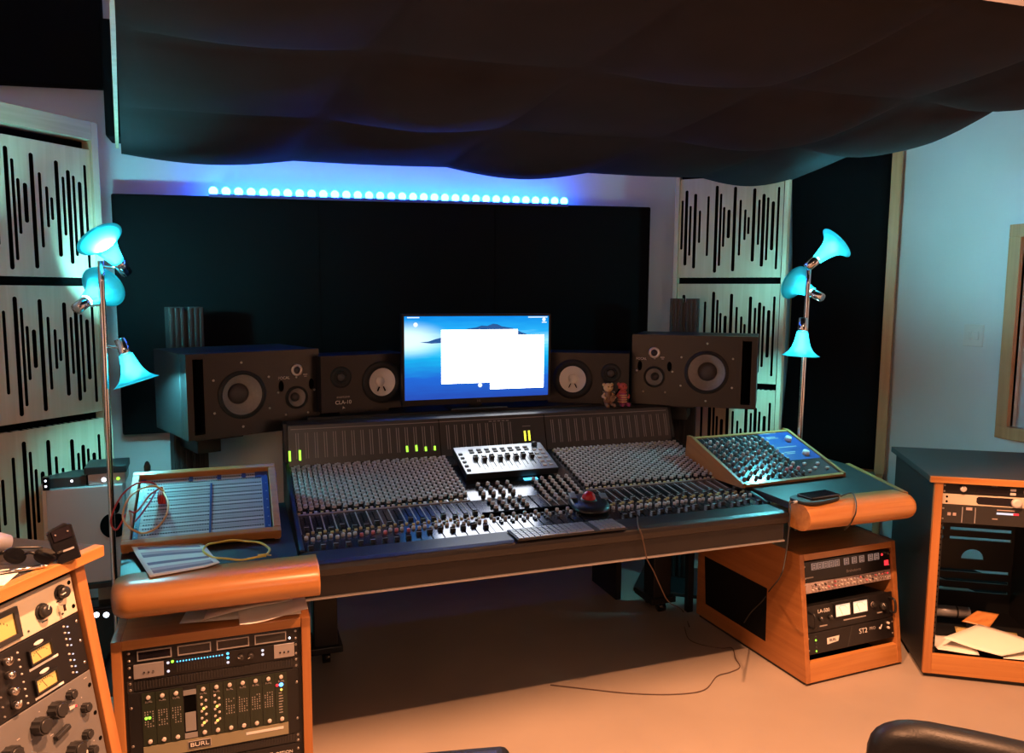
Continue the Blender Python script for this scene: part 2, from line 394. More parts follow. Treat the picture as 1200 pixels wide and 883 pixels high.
# ---------------------------------------------------------------- ceiling cloud
XC = [-.417, .25, .93, 1.65, 2.30, 2.86]; YC = [3.5, 2.86, 2.2, 1.5]
AM = [[.030, .004, .042, .004, .035], [.006, .045, .008, .05, .05], [.04, .008, .045, .01, .05]]
def base_z(x, y): return 2.150+(x+.417)*.021+(3.5-y)*.075+(.035 if 0 else 0)
def sagged(i, j, s, q):
    a = AM[j][i]; e = math.sin(math.pi*s)
    b = abs(math.sin(math.pi*q))
    if j == 0: return -a*e*(1-q*q) - .022*e**.6*b**.7
    v = -(.030+a*1.15)*max(e, 0)**.55*b**.6 + .07*a*math.sin(9*s+5*q)*e*b
    return v
g = G(); NS = 14; cols = []
for i in range(5):
    for k in range(NS): cols.append((i, k/NS))
cols.append((4, 1.)); rows = []
for j in range(3):
    for k in range(NS): rows.append((j, k/NS))
rows.append((2, 1.))
for (j, q) in rows:
    for (i, s_) in cols:
        x = XC[i]+(XC[i+1]-XC[i])*s_; y = YC[j]+(YC[j+1]-YC[j])*q
        dx = .24*(3.5-y)/2.0*(1-(x+.417)/3.28)       # the left edge runs in slightly
        z = base_z(x, y)+sagged(i, j, s_, q)
        if i == 4 and j > 0: z -= .03*s_*math.sin(math.pi*q)
        if i == 4: z += .075*max(0, s_-.35)*(q if j == 0 else 1)
        g.v.append((x+dx, y, z))
n = len(cols)
for a in range(len(rows)-1):
    for b in range(n-1):
        p = a*n+b; g.f.append((p, p+1, p+n+1, p+n)); g.m.append(0); g.s.append(True)
# skirt up to the ceiling board
edge = [b for b in range(n)] + [a*n+n-1 for a in range(1, len(rows))] + [(len(rows)-1)*n+b for b in range(n-2, -1, -1)] + [a*n for a in range(len(rows)-2, 0, -1)]
o0 = len(g.v)
for e in edge: x, y, z = g.v[e]; g.v.append((x, y, base_z(x, y)+.16))
m = len(edge)
for k in range(m):
    k2 = (k+1) % m; g.f.append((edge[k2], edge[k], o0+k, o0+k2)); g.m.append(0); g.s.append(False)
g.f.append(tuple(o0+k for k in range(m))[::-1]); g.m.append(0); g.s.append(False)
t = thing('ceiling_cloud', 'big black fabric ceiling cloud with quilted billows hanging over the console', 'acoustic cloud', (0, 0, 0))
g.build('fabric_cover', 'cloudfab', t)
g = G()
for (x0, x1) in ((-.437, -.424),):
    p0 = V((x0, 3.5, 2.17)); p1 = V((x0+.24, 1.6, 2.31))
    g.prism([p0, p1, p1+V((0, 0, .17)), p0+V((0, 0, .17))], (.012, 0, 0))
g.build('edge_board', 'ply_h', t)
for (x, y) in ((.2, 3.2), (2.3, 3.2), (.3, 2.0), (2.3, 2.0)):
    G().cyl((x, y, base_z(x, y)+.155), (x, y, ZC), .008, seg=8).build('hanging_rod', 'steel', t)
# ---------------------------------------------------------------- main speakers
def yaw_for(px0, px1, Y, w, lo, hi):
    p = at_Y(px0, 441, Y); d = ray(px1, 441); best = None
    for k in range(lo*10, hi*10):
        a = R(k/10); q = V((p.x+w*math.cos(a), p.y+w*math.sin(a)))
        e = abs(q.x*d.y-q.y*d.x)
        if (best is None or e < best[0]) and q.y > 1: best = (e, a)
    return p, best[1]
def ring(g, x, z, r0, r1, y0, y1, m=0, seg=36):   # a flat ring standing on the face
    g.lathe([(r0, 0), (r0, y0-y1), (r1, y0-y1), (r1, 0), (r0, 0)], (x, y0, z), (0, -1, 0), seg, m, cap=False)
def driver(t, x, z, ro, cone, cap, mc, mcap, depth, nscr, rs, name):
    g = G(); ring(g, x, z, cone*1.0, ro, 0, -.006, 0)
    # rolled rubber surround
    k = 8; g.lathe([(cone+(ro*.93-cone)*i/k, .004+.006*math.sin(math.pi*i/k)) for i in range(k+1)], (x, 0, z), (0, -1, 0), 36, 0, cap=False)
    o = g.build(name, 'rubber', t)
    g = G(); g.lathe([(cap*.98, -depth), (cone*.6+cap*.4, -depth*.55), (cone, .002)], (x, 0, z), (0, -1, 0), 40, 0, cap=False)
    g.build('cone', mc, o)
    G().lathe([(cap, -depth), (cap*.9, -depth+.010), (cap*.6, -depth+.018), (cap*.2, -depth+.022), (0.0005, -depth+.0225)], (x, 0, z), (0, -1, 0), 28).build('dust_cap', mcap, o)
    for q in range(nscr):
        a = R(90+q*360/nscr); screw(t, x+rs*math.cos(a), z+rs*math.sin(a), .0055)
    return o
def main_speaker(label, X, w, h, d, mir):
    t = thing('studio_monitor', label, 'speaker', X=X, group='main speakers')
    u = (lambda q: w*(1-q)) if mir else (lambda q: w*q)
    # cabinet with driver wells cut as a thick front ring: back box + front baffle built from polygons
    G().box(0, w, .075, d, 0, h).build('cabinet', 'black', t, bevel=.004)
    g = G()
    wx, wz, wr = u(.39), h*.49, w*.150
    mx, mz, mr = u(.81), h*.40, w*.072
    # baffle: grid of quads with circular wells left open
    hole_grid(g, w, h, [(wx, wz, wr), (mx, mz, mr)], slot=(sorted((u(.045), u(.118))) + [h*.06, h*.94]), d=.075)
    g.build('baffle', 'satin', t)
    G().box(0.02, w-.02, .070, .074, .02, h-.02).build('port_slot', 'hole', t)
    driver(t, wx, wz, w*.176, wr*.98, w*.078, 'cone', 'cone2', .045, 6, w*.235, 'woofer')
    driver(t, mx, mz, w*.088, mr*.97, w*.035, 'cone', 'cone2', .02, 5, w*.155, 'midrange')
    tx, tz = u(.815), h*.745
    g = G(); ring(g, tx, tz, w*.026, w*.047, 0, -.005, 0); o = g.build('tweeter', 'copper', t)
    G().lathe([(w*.027, 0), (w*.02, .004), (w*.01, .008), (.0005, .009)], (tx, 0, tz), (0, -1, 0), 20).build('tweeter_dome', 'cone2', o)
    for sg in (-1, 1):
        g = G(); g.lathe([(.0145, 0), (.0145, .0015)], (0, 0, 0), (0, -1, 0), 18, 0, Matrix.Translation((u(.81)+sg*w*.122, 0, h*.555)) @ Matrix.Diagonal((.8, 1, 1.7, 1)))
        g.build('port', 'hole', t)
    text(t, 'FOCAL', (tx-w*.105, -.002, tz-h*.09), .017, 'logo')
    G().box(tx+w*.052, tx+w*.085, -.0015, 0, tz-h*.07, tz-h*.055).box(tx+w*.06, tx+w*.08, -.0015, 0, tz-h*.092, tz-h*.08).build('badge', 'logod', t)
    return t
def hole_grid(g, w, h, circles, slot=None, d=.05, m=0):
    """front baffle at y=0 with round wells (walls d deep) and one rectangular slot"""
    xs = [0, w]; boxes = []
    for (cx, cz, r) in circles: boxes.append((cx-r*1.12, cx+r*1.12, cz-r*1.12, cz+r*1.12, (cx, cz, r)))
    if slot: boxes.append((slot[0], slot[1], slot[2], slot[3], None))
    boxes.sort()
    x = 0
    for (a, b, c, e, cir) in boxes:
        if a > x: g.add([(x, 0, 0), (a, 0, 0), (a, 0, h), (x, 0, h)], [(0, 1, 2, 3)], m)
        g.add([(a, 0, 0), (b, 0, 0), (b, 0, c), (a, 0, c)], [(0, 1, 2, 3)], m)
        g.add([(a, 0, e), (b, 0, e), (b, 0, h), (a, 0, h)], [(0, 1, 2, 3)], m)
        if cir:
            cx, cz, r = cir; n = 40; vs = []
            for k in range(n):
                t_ = 2*math.pi*k/n; ca, sa = math.cos(t_), math.sin(t_)
                q = r*1.12/max(abs(ca), abs(sa)); vs += [(cx+r*ca, 0, cz+r*sa), (cx+q*ca, 0, cz+q*sa), (cx+r*ca, d, cz+r*sa)]
            fs = []
            for k in range(n):
                i, j = 3*k, 3*((k+1) % n); fs += [(i, i+1, j+1, j), (i, j, j+2, i+2)]
            g.add(vs, fs, m)
        else:
            P = [(a, c), (b, c), (b, e), (a, e)]
            for k in range(4):
                p, q = P[k], P[(k+1) % 4]; g.add([(p[0], 0, p[1]), (q[0], 0, q[1]), (q[0], d, q[1]), (p[0], d, p[1])], [(0, 1, 2, 3)], m)
        x = b
    if x < w: g.add([(x, 0, 0), (w, 0, 0), (w, 0, h), (x, 0, h)], [(0, 1, 2, 3)], m)
    P = [(0, 0), (w, 0), (w, h), (0, h)]
    for k in range(4):
        p, q = P[k], P[(k+1) % 4]; g.add([(p[0], 0, p[1]), (q[0], 0, q[1]), (q[0], d, q[1]), (p[0], d, p[1])], [(3, 2, 1, 0)], m)
def stand(label, c, yaw, ztop, zs, colw, back):
    """twin ribbed column behind the speaker, an arm plate under it and a floor plate"""
    X = Matrix.Translation((c[0], c[1], 0)) @ Matrix.Rotation(yaw, 4, 'Z')
    t = thing('speaker_stand', label, 'speaker stand', X=X, group='main speaker stands')
    g = G()
    for sx in (-1, 1):
        x = sx*colw*.27
        g.box(x-colw*.22, x+colw*.22, -.03, .03, .02, ztop)
        for k in range(3): g.box(x-colw*.2+k*colw*.15, x-colw*.12+k*colw*.15, -.036, -.03, .03, ztop-.004)
    g.box(-colw*.08, colw*.08, -.015, .02, .02, ztop-.02)
    g.build('column', 'dgrey', t, bevel=.002)
    G().box(-.2, .2, -.26, .16, 0, .02).build('floor_plate', 'black', t, bevel=.004)
    G().box(-.10, .10, -back*.9, -.03, zs-.02, zs-.001).box(-.05, .05, -back*.6, -.03, zs-.10, zs-.02).build('support_plate', 'black', t, bevel=.003)
    return t
SPK = []
for (px0, px1, Y, y0, y1, w, mir, lab, sl, cpx, ct, cb) in (
    (218, 374, 3.28, 416, 518, .575, False, 'large black three-way speaker left of the desk screen, lying on its side', 'dark ribbed stand column behind the left main speaker', 216, 360, 393),
    (740, 897, 3.42, 392, 473, .605, True, 'large black three-way speaker right of the desk screen, lying on its side', 'dark ribbed stand column behind the right main speaker', 802, 350, 380)):
    p, yw = yaw_for(px0, px1, Y, w, *((-58, -22) if mir else (0, 40)))
    zt, zb = at_Y(px0, y0, Y).z, at_Y(px0, y1, Y).z
    h = zt-zb; d = .36 if mir else .42
    X = Matrix.Translation((p.x, Y, zb)) @ Matrix.Rotation(yw, 4, 'Z')
    main_speaker(lab, X, w, h, d, mir)
    # column: behind the cabinet, on the sight line of its top
    hx = V((math.cos(yw), math.sin(yw))); hn = V((-hx.y, hx.x))
    base = V((p.x, Y))+hn*(d+.05); dr = ray(cpx, 375)
    # intersect base + s*hx with the ray in plan
    s_ = (base.y*dr.x-base.x*dr.y)/(hx.x*dr.y-hx.y*dr.x)
    cpos = base+hx*s_
    ztop = at_Y(cpx, ct, cpos.y).z
    stand(sl, (cpos.x, cpos.y), yw, ztop, zb, .155, d+.02)
    SPK.append((p, yw, zb))

# ---------------------------------------------------------------- bridge shelf with the small speakers and the screen
SZ = 1.055
t = thing('bridge_shelf', 'black shelf behind the meter bridge carrying the screen and small speakers', 'shelf', (1.08, 3.62, 0))
G().box(-.80, .80, -.20, .14, SZ-.022, SZ-.002).build('shelf_board', 'black', t, bevel=.003)
for x in (-.78, .75): G().box(x, x+.03, -.17, .12, .0, SZ-.022).build('leg', 'black', t, bevel=.002)
def small_speaker(label, px0, px1, Y, zt, zb, w, mir):
    p, yw = yaw_for(px0, px1, Y, w, *((-50, -14) if mir else (-12, 30))); h = zt-zb; d = .20
    X = Matrix.Translation((p.x, Y, zb)) @ Matrix.Rotation(yw, 4, 'Z')
    t = thing('bookshelf_speaker', label, 'speaker', X=X, group='small speakers')
    u = (lambda q: w*(1-q)) if mir else (lambda q: w*q)
    G().box(0, w, .03, d, 0, h).build('cabinet', 'satin', t, bevel=.003)
    g = G(); wx, wz, wr = u(.69), h*.49, h*.27
    hole_grid(g, w, h, [(wx, wz, wr)], d=.03); g.build('baffle', 'satin', t)
    g = G(); ring(g, wx, wz, wr*.95, wr*1.42, 0, -.005, 0); o = g.build('woofer', 'rubber', t)
    G().lathe([(wr*.33, -.028), (wr*.97, .001)], (wx, 0, wz), (0, -1, 0), 40, cap=False).build('cone', 'wcone', o)
    G().lathe([(wr*.35, -.028), (wr*.3, -.020), (wr*.18, -.013), (.0005, -.011)], (wx, 0, wz), (0, -1, 0), 24).build('dust_cap', 'wcone', o)
    g = G()
    for sg in (-1, 1): g.box(-.0022, .0022, -.012, -.006, -wr*.68, -wr*.36, 0, Matrix.Translation((wx, .018, wz)) @ Matrix.Rotation(R(24*sg), 4, 'Y'))
    g.build('lead_wire', 'hole', o)
    tx, tz = u(.22), h*.62
    g = G(); ring(g, tx, tz, h*.10, h*.19, 0, -.004, 0); ring(g, tx, tz, h*.085, h*.11, 0, -.007, 0)
    o = g.build('tweeter', 'rubber', t)
    G().lathe([(h*.088, 0), (h*.06, .006), (.0005, .009)], (tx, 0, tz), (0, -1, 0), 20).build('tweeter_dome', 'cone2', o)
    for a in range(4): screw(t, wx+wr*1.25*math.cos(R(45+90*a)), wz+wr*1.25*math.sin(R(45+90*a)), .003, m='dgrey')
    bx = u(.24)
    text(t, 'avantone', (bx, -.002, h*.27), .017, 'logod'); text(t, 'CLA-10', (bx, -.002, h*.17), .024, 'logo')
    text(t, 'A', (bx, -.002, h*.075), .017, 'logo', rot=(R(90), R(-20), 0))
    # little isolation stand
    c = X @ V((w/2, .1, 0))
    s_ = thing('isolation_stand', 'low black stand under the ' + ('small speaker left of the screen' if not mir else 'small speaker right of the screen'), 'speaker stand', X=Matrix.Translation((c.x, c.y, SZ-.002)) @ Matrix.Rotation(yw, 4, 'Z'), group='isolation stands')
    hh = zb-SZ
    for sg in (-1, 1): G().box(-.12, .12, sg*.07-.012, sg*.07+.012, hh-.012, hh+.001).build('rail', 'black', s_, bevel=.002)
    G().box(-.12, -.09, -.08, .08, 0, .01).box(.09, .12, -.08, .08, 0, .01).build('base_rail', 'black', s_, bevel=.002)
    for sx in (-1, 1):
        for sg in (-1, 1): G().cyl((sx*.105, sg*.07, .008), (sx*.105, sg*.07, hh-.008), .010, seg=12).build('post', 'rubber', s_)
    return t
Y = 3.44
small_speaker('small black speaker with white cone left of the screen', 376, 478, Y, at_Y(377, 418, Y).z, at_Y(377, 485, Y).z, .42, False)
Y = 3.55
small_speaker('small black speaker with white cone right of the screen', 642, 739, Y, at_Y(738, 411, Y).z, at_Y(738, 469, Y).z, .405, True)

# computer screen
Y = 3.42
tl, tr, bl_, br_ = at_Y(472, 370.5, Y), at_Y(646.5, 366, Y), at_Y(474, 478, Y), at_Y(641, 468, Y)
mw = (tr.x-tl.x+br_.x-bl_.x)/2+.012; mh = (tl.z-bl_.z+tr.z-br_.z)/2; mx = (tl.x+tr.x+bl_.x+br_.x)/4; mz = (bl_.z+br_.z)/2
t = thing('computer_screen', 'flat computer screen with blue desktop and white windows at the console centre', 'monitor', (mx, Y, 0))
g = G(); bz = .010
g.box(-mw/2, mw/2, .012, .045, mz, mz+mh).box(-mw/2, mw/2, 0, .012, mz, mz+.026).box(-mw/2, mw/2, 0, .012, mz+mh-bz, mz+mh)
g.box(-mw/2, -mw/2+bz, 0, .012, mz+.026, mz+mh-bz).box(mw/2-bz, mw/2, 0, .012, mz+.026, mz+mh-bz)
g.build('bezel', 'satin', t)
sx0, sx1, sz0, sz1 = -mw/2+bz, mw/2-bz, mz+.026, mz+mh-bz
sm = bpy.data.materials.new('desktop_picture'); sm.use_nodes = True; nt = sm.node_tree; nt.nodes.clear(); L = nt.links.new
out = nt.nodes.new('ShaderNodeOutputMaterial'); em = nt.nodes.new('ShaderNodeEmission'); L(em.outputs[0], out.inputs[0])
tc = nt.nodes.new('ShaderNodeTexCoord'); sp = nt.nodes.new('ShaderNodeSeparateXYZ'); L(tc.outputs['Generated'], sp.inputs[0])
rmp = nt.nodes.new('ShaderNodeValToRGB'); cr = rmp.color_ramp
st = [(0, (.02, .07, .42)), (.25, (.015, .13, .62)), (.5, (.01, .42, .80)), (.62, (.08, .62, .92)), (.7, (.30, .75, 1)), (.82, (.02, .40, .85)), (1, (.005, .24, .75))]
cr.elements[0].position, cr.elements[0].color = st[0][0], (*st[0][1], 1); cr.elements[1].position, cr.elements[1].color = st[-1][0], (*st[-1][1], 1)
for p_, c_ in st[1:-1]: e = cr.elements.new(p_); e.color = (*c_, 1)
nz = nt.nodes.new('ShaderNodeTexNoise'); nz.inputs['Scale'].default_value = 6; mp = nt.nodes.new('ShaderNodeMapping'); mp.inputs['Scale'].default_value = (1, 1, 5)
L(tc.outputs['Generated'], mp.inputs[0]); L(mp.outputs[0], nz.inputs[0])
ma = nt.nodes.new('ShaderNodeMath'); ma.operation = 'MULTIPLY_ADD'; ma.inputs[1].default_value = .14; L(nz.outputs['Fac'], ma.inputs[0])
mb = nt.nodes.new('ShaderNodeMath'); mb.operation = 'SUBTRACT'; mb.inputs[1].default_value = .07; L(sp.outputs['Z'], mb.inputs[0]); L(mb.outputs[0], ma.inputs[2]); L(ma.outputs[0], rmp.inputs[0])
# bright mist at the left
vx = nt.nodes.new('ShaderNodeMapping'); vx.inputs['Location'].default_value = (-.05, 0, -.72*3.4); vx.inputs['Scale'].default_value = (2.6, 0, 3.4)
L(tc.outputs['Generated'], vx.inputs[0]); ln = nt.nodes.new('ShaderNodeVectorMath'); ln.operation = 'LENGTH'; L(vx.outputs[0], ln.inputs[0])
mr = nt.nodes.new('ShaderNodeMapRange'); mr.inputs[1].default_value = .15; mr.inputs[2].default_value = .85; mr.inputs[3].default_value = 1; mr.inputs[4].default_value = 0; mr.interpolation_type = 'SMOOTHSTEP'
L(ln.outputs['Value'], mr.inputs[0])
mx_ = nt.nodes.new('ShaderNodeMix'); mx_.data_type = 'RGBA'; mx_.inputs[7].default_value = (.75, 1, 1.1, 1)
L(mr.outputs[0], mx_.inputs[0]); L(rmp.outputs[0], mx_.inputs[6]); L(mx_.outputs[2], em.inputs[0]); em.inputs[1].default_value = 1.15
scr = G().box(sx0, sx1, .004, .006, sz0, sz1).build('screen', sm, t)
K['win'] = glow('bright_window', (.93, .97, 1), 7.0); K['isle'] = glow('picture_hills', (.015, .10, .32), 1.); K['icons'] = glow('picture_icons', (.8, .9, 1), 1.2)
def S(u, v): return sx0+(sx1-sx0)*u, sz0+(sz1-sz0)*v
def pane(u0, u1, v0, v1, y, m, nm):
    (a, c), (b, d) = S(u0, v0), S(u1, v1); return G().box(a, b, y, y+.0008, c, d).build(nm, m, scr)
pane(.245, .775, .185, .835, .0028, 'win', 'desktop_window'); pane(.58, .965, .10, .765, .0020, 'win', 'desktop_window')
pts = [S(*q) for q in ((.40, .835), (.43, .85), (.48, .862), (.52, .885), (.56, .88), (.60, .905), (.63, .90), (.66, .875), (.70, .862), (.74, .85), (.80, .80), (.84, .775), (.84, .765), (.40, .765))]
G().prism([(x, .0032, z) for x, z in pts], (0, .0006, 0)).build('island', 'isle', scr)
pts = [S(*q) for q in ((.10, .69), (.16, .70), (.20, .725), (.245, .745), (.245, .68), (.18, .675))]
G().prism([(x, .0032, z) for x, z in pts], (0, .0006, 0)).build('island', 'isle', scr)
g = G()
for (u, v, r_) in ((.965, .955, .012), (.075, .90, .014), (.51, .155, .014)):
    x, z = S(u, v); g.lathe([(r_*.75, 0), (r_*.75, .0008)], (x, .0034, z), (0, -1, 0), 14)
for (u0, u1, v) in ((.02, .10, .985), (.85, .99, .985), (.95, .985, .92)):
    (a, c), (b, d) = S(u0, v-.006), S(u1, v+.006); g.box(a, b, .0028, .0036, c, d)
g.build('desktop_icons', 'icons', scr)
text(t, 'LG', (0, -.001, mz+.012), .014, 'logod')
G().box(-.05, .05, .045, .08, mz+.02, mz+.2).box(-.03, .03, .05, .08, SZ, mz+.05).build('neck', 'black', t, bevel=.003)
G().box(-.14, .14, -.02, .14, SZ-.002, SZ+.010).build('foot', 'black', t, bevel=.004)

# ---------------------------------------------------------------- floor lamps with three shades
def lamp(name, X_, Y_, label, pole_top, heads, bend=0):
    t = thing('floor_lamp', label, 'lamp', (X_, Y_, 0), group='three-headed floor lamps')
    G().lathe([(.115, 0), (.115, .012), (.09, .03), (.05, .07), (.02, .13), (.014, .15)], (0, 0, 0), (0, 0, 1), 28).build('base', 'black', t)
    g = G().tube([(0, 0, .14), (bend*.3, 0, .6), (bend*.7, 0, 1.2), (bend, 0, pole_top)], .0115, 12); g.build('pole', 'chrome', t)
    for (jz, sp_, dr, en) in heads:     # joint height on the pole, socket centre (offset), direction the shade opens
        d = V(dr).normalized(); sp_ = V(sp_); bx = bend*jz/pole_top
        arm = G().tube([(bx, 0, jz), tuple(V((bx, 0, jz)).lerp(sp_, .5)+V((0, 0, -.004))), tuple(sp_)], .006, 8); a = arm.build('lamp_head', 'chrome', t)
        G().lathe([(.012, -.036), (.0215, -.034), (.0225, .02), (.019, .034)], sp_, d, 18).build('socket', 'chrome', a)
        c0 = sp_+d*.03
        prof = [(.025, 0), (.030, .025), (.0355, .05), (.043, .073), (.056, .095), (.074, .110), (.088, .118)]
        g = G(); g.lathe(prof+[(q[0]-.0025, q[1]) for q in prof[::-1]], c0, d, 32, cap=False); g.build('shade', 'teal', a)
        bd, br = abs(en), .030; b = G().ball(tuple(c0+d*bd), br, 0, 16); b.cyl(c0, c0+d*(bd-.015), .013, .016); b.build('bulb', 'bulb_dim' if en < 0 else 'bulb', a)
up = V((0, 0, 1))
def sight(px):   # level directions towards the room and sideways, as seen at that column of the photo
    global fl, rt
    d = ray(px, 340); fl = V((-d.x, -d.y, 0)).normalized(); rt = V((-fl.y, fl.x, 0))
sight(118)
def rel(px, py, Y, X_, Y_, toward=0): p = at_Y(px, py, Y); return p-V((X_, Y_, 0))+fl*toward
lx, ly = -.50, 3.35
bx = at_Y(118, 306, ly).x-lx
lamp('a', lx, ly, 'chrome floor lamp with three glowing teal shades beside the left slotted column', at_Y(118, 306, ly).z,
  ((at_Y(119, 312, ly).z, rel(143, 313, ly, lx, ly), -rt*.48+up*.66+fl*.52, .062),
   (at_Y(121, 357, ly).z, rel(96, 357, ly, lx, ly, .03), rt*.52+up*.46-fl*.72, .056),
   (at_Y(126, 405, ly).z, rel(144, 407, ly, lx, ly), rt*.30-up*1.+fl*.10, .076)), bx)
lx, ly = 2.585, 3.02
sight(940)
b0 = at_Y(948, 312, ly); lx = at_Y(940, 505, ly).x-.02
lamp('b', lx, ly, 'chrome floor lamp with three glowing teal shades in front of the tall black panel', b0.z,
  ((b0.z-.01, rel(952, 309, ly, lx, ly, .02), rt*.66+up*.62-fl*.25, .088),
   (at_Y(946, 345, ly).z, rel(957, 346, ly, lx, ly, .03), -rt*.72+up*.42-fl*.60, -.062),
   (at_Y(945, 380, ly).z, rel(941, 381, ly, lx, ly, .03), -up*1.-rt*.03, .092)), b0.x-lx)
# ---------------------------------------------------------------- mixing console
CX0, CX1 = .170, 2.052
FA = frame((0, 2.53, .742), (1, 0, 0), V((0, .33, .033)).normalized(), V((0, -.033, .33)).normalized()); LA = V((0, .33, .033)).length
FB = frame((0, 2.86, .775), (1, 0, 0), V((0, .42, .096)).normalized(), V((0, -.096, .42)).normalized()); LB = V((0, .42, .096)).length
con = thing('mixing_console', 'long black mixing console with hundreds of grey knobs under the screen', 'mixing console', (0, 0, 0))
# chassis under the panels
g = G().prism([(CX0+.02, 2.46, .625), (CX0+.02, 2.46, .69), (CX0+.02, 2.535, .735), (CX0+.02, 2.86, .765), (CX0+.02, 3.28, .86), (CX0+.02, 3.345, 1.03), (CX0+.02, 3.40, 1.03), (CX0+.02, 3.40, .70), (CX0+.02, 3.1, .625)][::-1], (CX1-CX0-.04, 0, 0))
g.build('body', 'black', con)
G().prism([(CX0, 2.540, .7435), (CX0, 2.44, .7435), (CX0, 2.418, .737), (CX0, 2.412, .722), (CX0, 2.418, .698), (CX0, 2.435, .690), (CX0, 2.54, .690)], (CX1-CX0, 0, 0)).build('front_armrest', 'lip', con, bevel=.006, seg=3)
G().box(CX0+.01, CX1-.01, 2.428, 2.44, .618, .624).build('trim_strip', 'alu', con)
G().box(CX0+.01, CX1-.01, 2.436, 2.47, .618, .692).build('front_rail', 'lip', con, bevel=.003)
for x in (CX0, CX1-.018):
    G().prism([(x, 2.535, .68), (x, 2.535, .752), (x, 2.86, .792), (x, 3.275, .888), (x, 3.335, 1.045), (x, 3.42, 1.045), (x, 3.42, .66), (x, 3.1, .62)][::-1], (.018, 0, 0)).build('side_panel', 'black', con, bevel=.004)
g = G().prism([(CX0+.018, 3.275, .866), (CX0+.018, 3.328, 1.035), (CX0+.018, 3.345, 1.042), (CX0+.018, 3.42, 1.042), (CX0+.018, 3.42, .85)][::-1], (CX1-CX0-.036, 0, 0), 0)
# printed pairs of meter columns on the sloping face
FM = frame((0, 3.275, .866), (1, 0, 0), V((0, .053, .169)).normalized(), V((0, -.169, .053)).normalized())
for (a, b, n) in ((.205, .83, 16), (.865, 1.20, 9), (1.375, 2.03, 16)):
    for k in range(n):
        x = a+(b-a)*(k+.5)/n
        for q in (-.006, .004): g.box(x+q, x+q+.0030, .035, .145, 0, .0008, 1, FM)
for x in (.845, 1.358): g.box(x-.0015, x+.0015, .0, .172, 0, .0012, 2, FM)
g.box(CX0+.03, CX1-.03, .160, .163, 0, .001, 1, FM)
mb = g.build('meter_bridge', ['panel2', 'line', 'hole'], con)
def meter_light(x, a, b, m):
    o = G().box(x-.0042, x+.0042, a, b, 0, .002, 0, FM).build('level_light', m, mb); return o
for px, y0, y1, m in ((339.5, 529, 541, 'ledg'), (351.5, 528, 540, 'ledg'), (477, 523, 530, 'ledg'), (488, 522, 529, 'ledg'), (499, 524, 529, 'ledg'), (509.5, 523, 528, 'ledg'), (615.3, 505.5, 517, 'ledy'), (620.2, 505, 516.5, 'ledy')):
    p0 = at_P(px, y1, FM.translation, FM.col[2].to_3d()); p1 = at_P(px, y0, FM.translation, FM.col[2].to_3d())
    i = FM.inverted(); q0, q1 = i @ p0, i @ p1; meter_light((q0.x+q1.x)/2, q0.y, q1.y, m)
g = G()
for k in range(3): g.box(1.245, 1.285, .075+k*.022, .078+k*.022, 0, .0012, 0, FM)
p = FM.inverted() @ at_P(585, 497, FM.translation, FM.col[2].to_3d())
for k in range(5): g.box(p.x-.05+k*.021, p.x-.036+k*.021, .150, .154, 0, .0012, 0, FM)
g.build('printed_legend', 'line', mb)
# the three surface panels
def lanes(g, F, x0, x1, n, y0, y1, m, wl, off=.5, h=.0012):
    for k in range(n):
        x = x0+(x1-x0)*(k+off)/n; g.box(x-wl/2, x+wl/2, y0, y1, 0, h, m, F)
BANKS = ((CX0+.019, .855), (1.368, CX1-.019)); NCH = 16
for x0, x1 in BANKS:
    g = G().box(x0, x1, -.0, LA, -.006, 0, 0, FA).box(x0, x1, 0, LB, -.006, 0, 0, FB)
    lanes(g, FA, x0, x1, NCH, .155, LA-.01, 1, .0045, 0.02)               # pale dividers beside the long faders
    lanes(g, FA, x0, x1, NCH, .010, .085, 2, .003)                       # fader slots
    lanes(g, FA, x0, x1, NCH, .165, LA-.02, 2, .0035, .5)
    g.box(x0, x1, -.002, .004, 0, .004, 1, FB)
    g.build('channel_panel', ['panel', 'line', 'hole'], con)
m0, m1 = .857, 1.366
g = G().box(m0, m1, 0, LA, -.006, 0, 0, FA).box(m0, m1, 0, LB, -.006, 0, 0, FB)
lanes(g, FA, m0+.01, m1-.13, 9, .02, .10, 2, .003)
g.box(m0, m1-.02, .165, .178, 0, .010, 2, FA)
g.box(1.10, 1.104, .19, LA, 0, .002, 2, FA)
for k in range(6): g.box(1.15+k*.035, 1.153+k*.035, .19, LA+.0, 0, .0015, 1, FA)
g.build('master_panel', ['panel', 'line', 'hole'], con)
# knobs: gather positions, the hundred nearest become parts of their own
def knob_geo(g, X=None, r=.0098, l=.019, seg=10):
    g.lathe([(r*1.10, 0), (r*1.05, l*.40), (r*.92, l*.45), (r*.86, l*.95), (r*.6, l)], (0, 0, 0), (0, 0, 1), seg, 0, X, ms=[2, 2, 0, 0])
    g.box(-.0012, .0012, r*.15, r*.9, l*.9, l*1.03, 1, X)
spots = []
for x0, x1 in BANKS:
    p = (x1-x0)/NCH
    for c in range(NCH):
        for r_ in range(12):
            y = .030+r_*(LB-.075)/11.3
            for q in (.27, .77): spots.append(FB @ Matrix.Translation((x0+p*(c+q), y+(.5*(LB-.075)/11.3 if q > .5 else 0), 0)) @ Matrix.Rotation(random.uniform(-1.5, 1.5), 4, 'Z'))
for k in range(4):
    for r_ in range(3): spots.append(FA @ Matrix.Translation((.925+k*.043, .215+r_*.042, 0)) @ Matrix.Rotation(random.uniform(-1.5, 1.5), 4, 'Z'))
for k in range(4):
    for r_ in range(3): spots.append(FB @ Matrix.Translation((.92+k*.043, .03+r_*.04, 0)))
for k in range(5):
    for r_ in range(7): spots.append(FB @ Matrix.Translation((1.17+k*.038, -.07+r_*.031, .002)))
spots.sort(key=lambda m: (m.translation-EYEP).length)
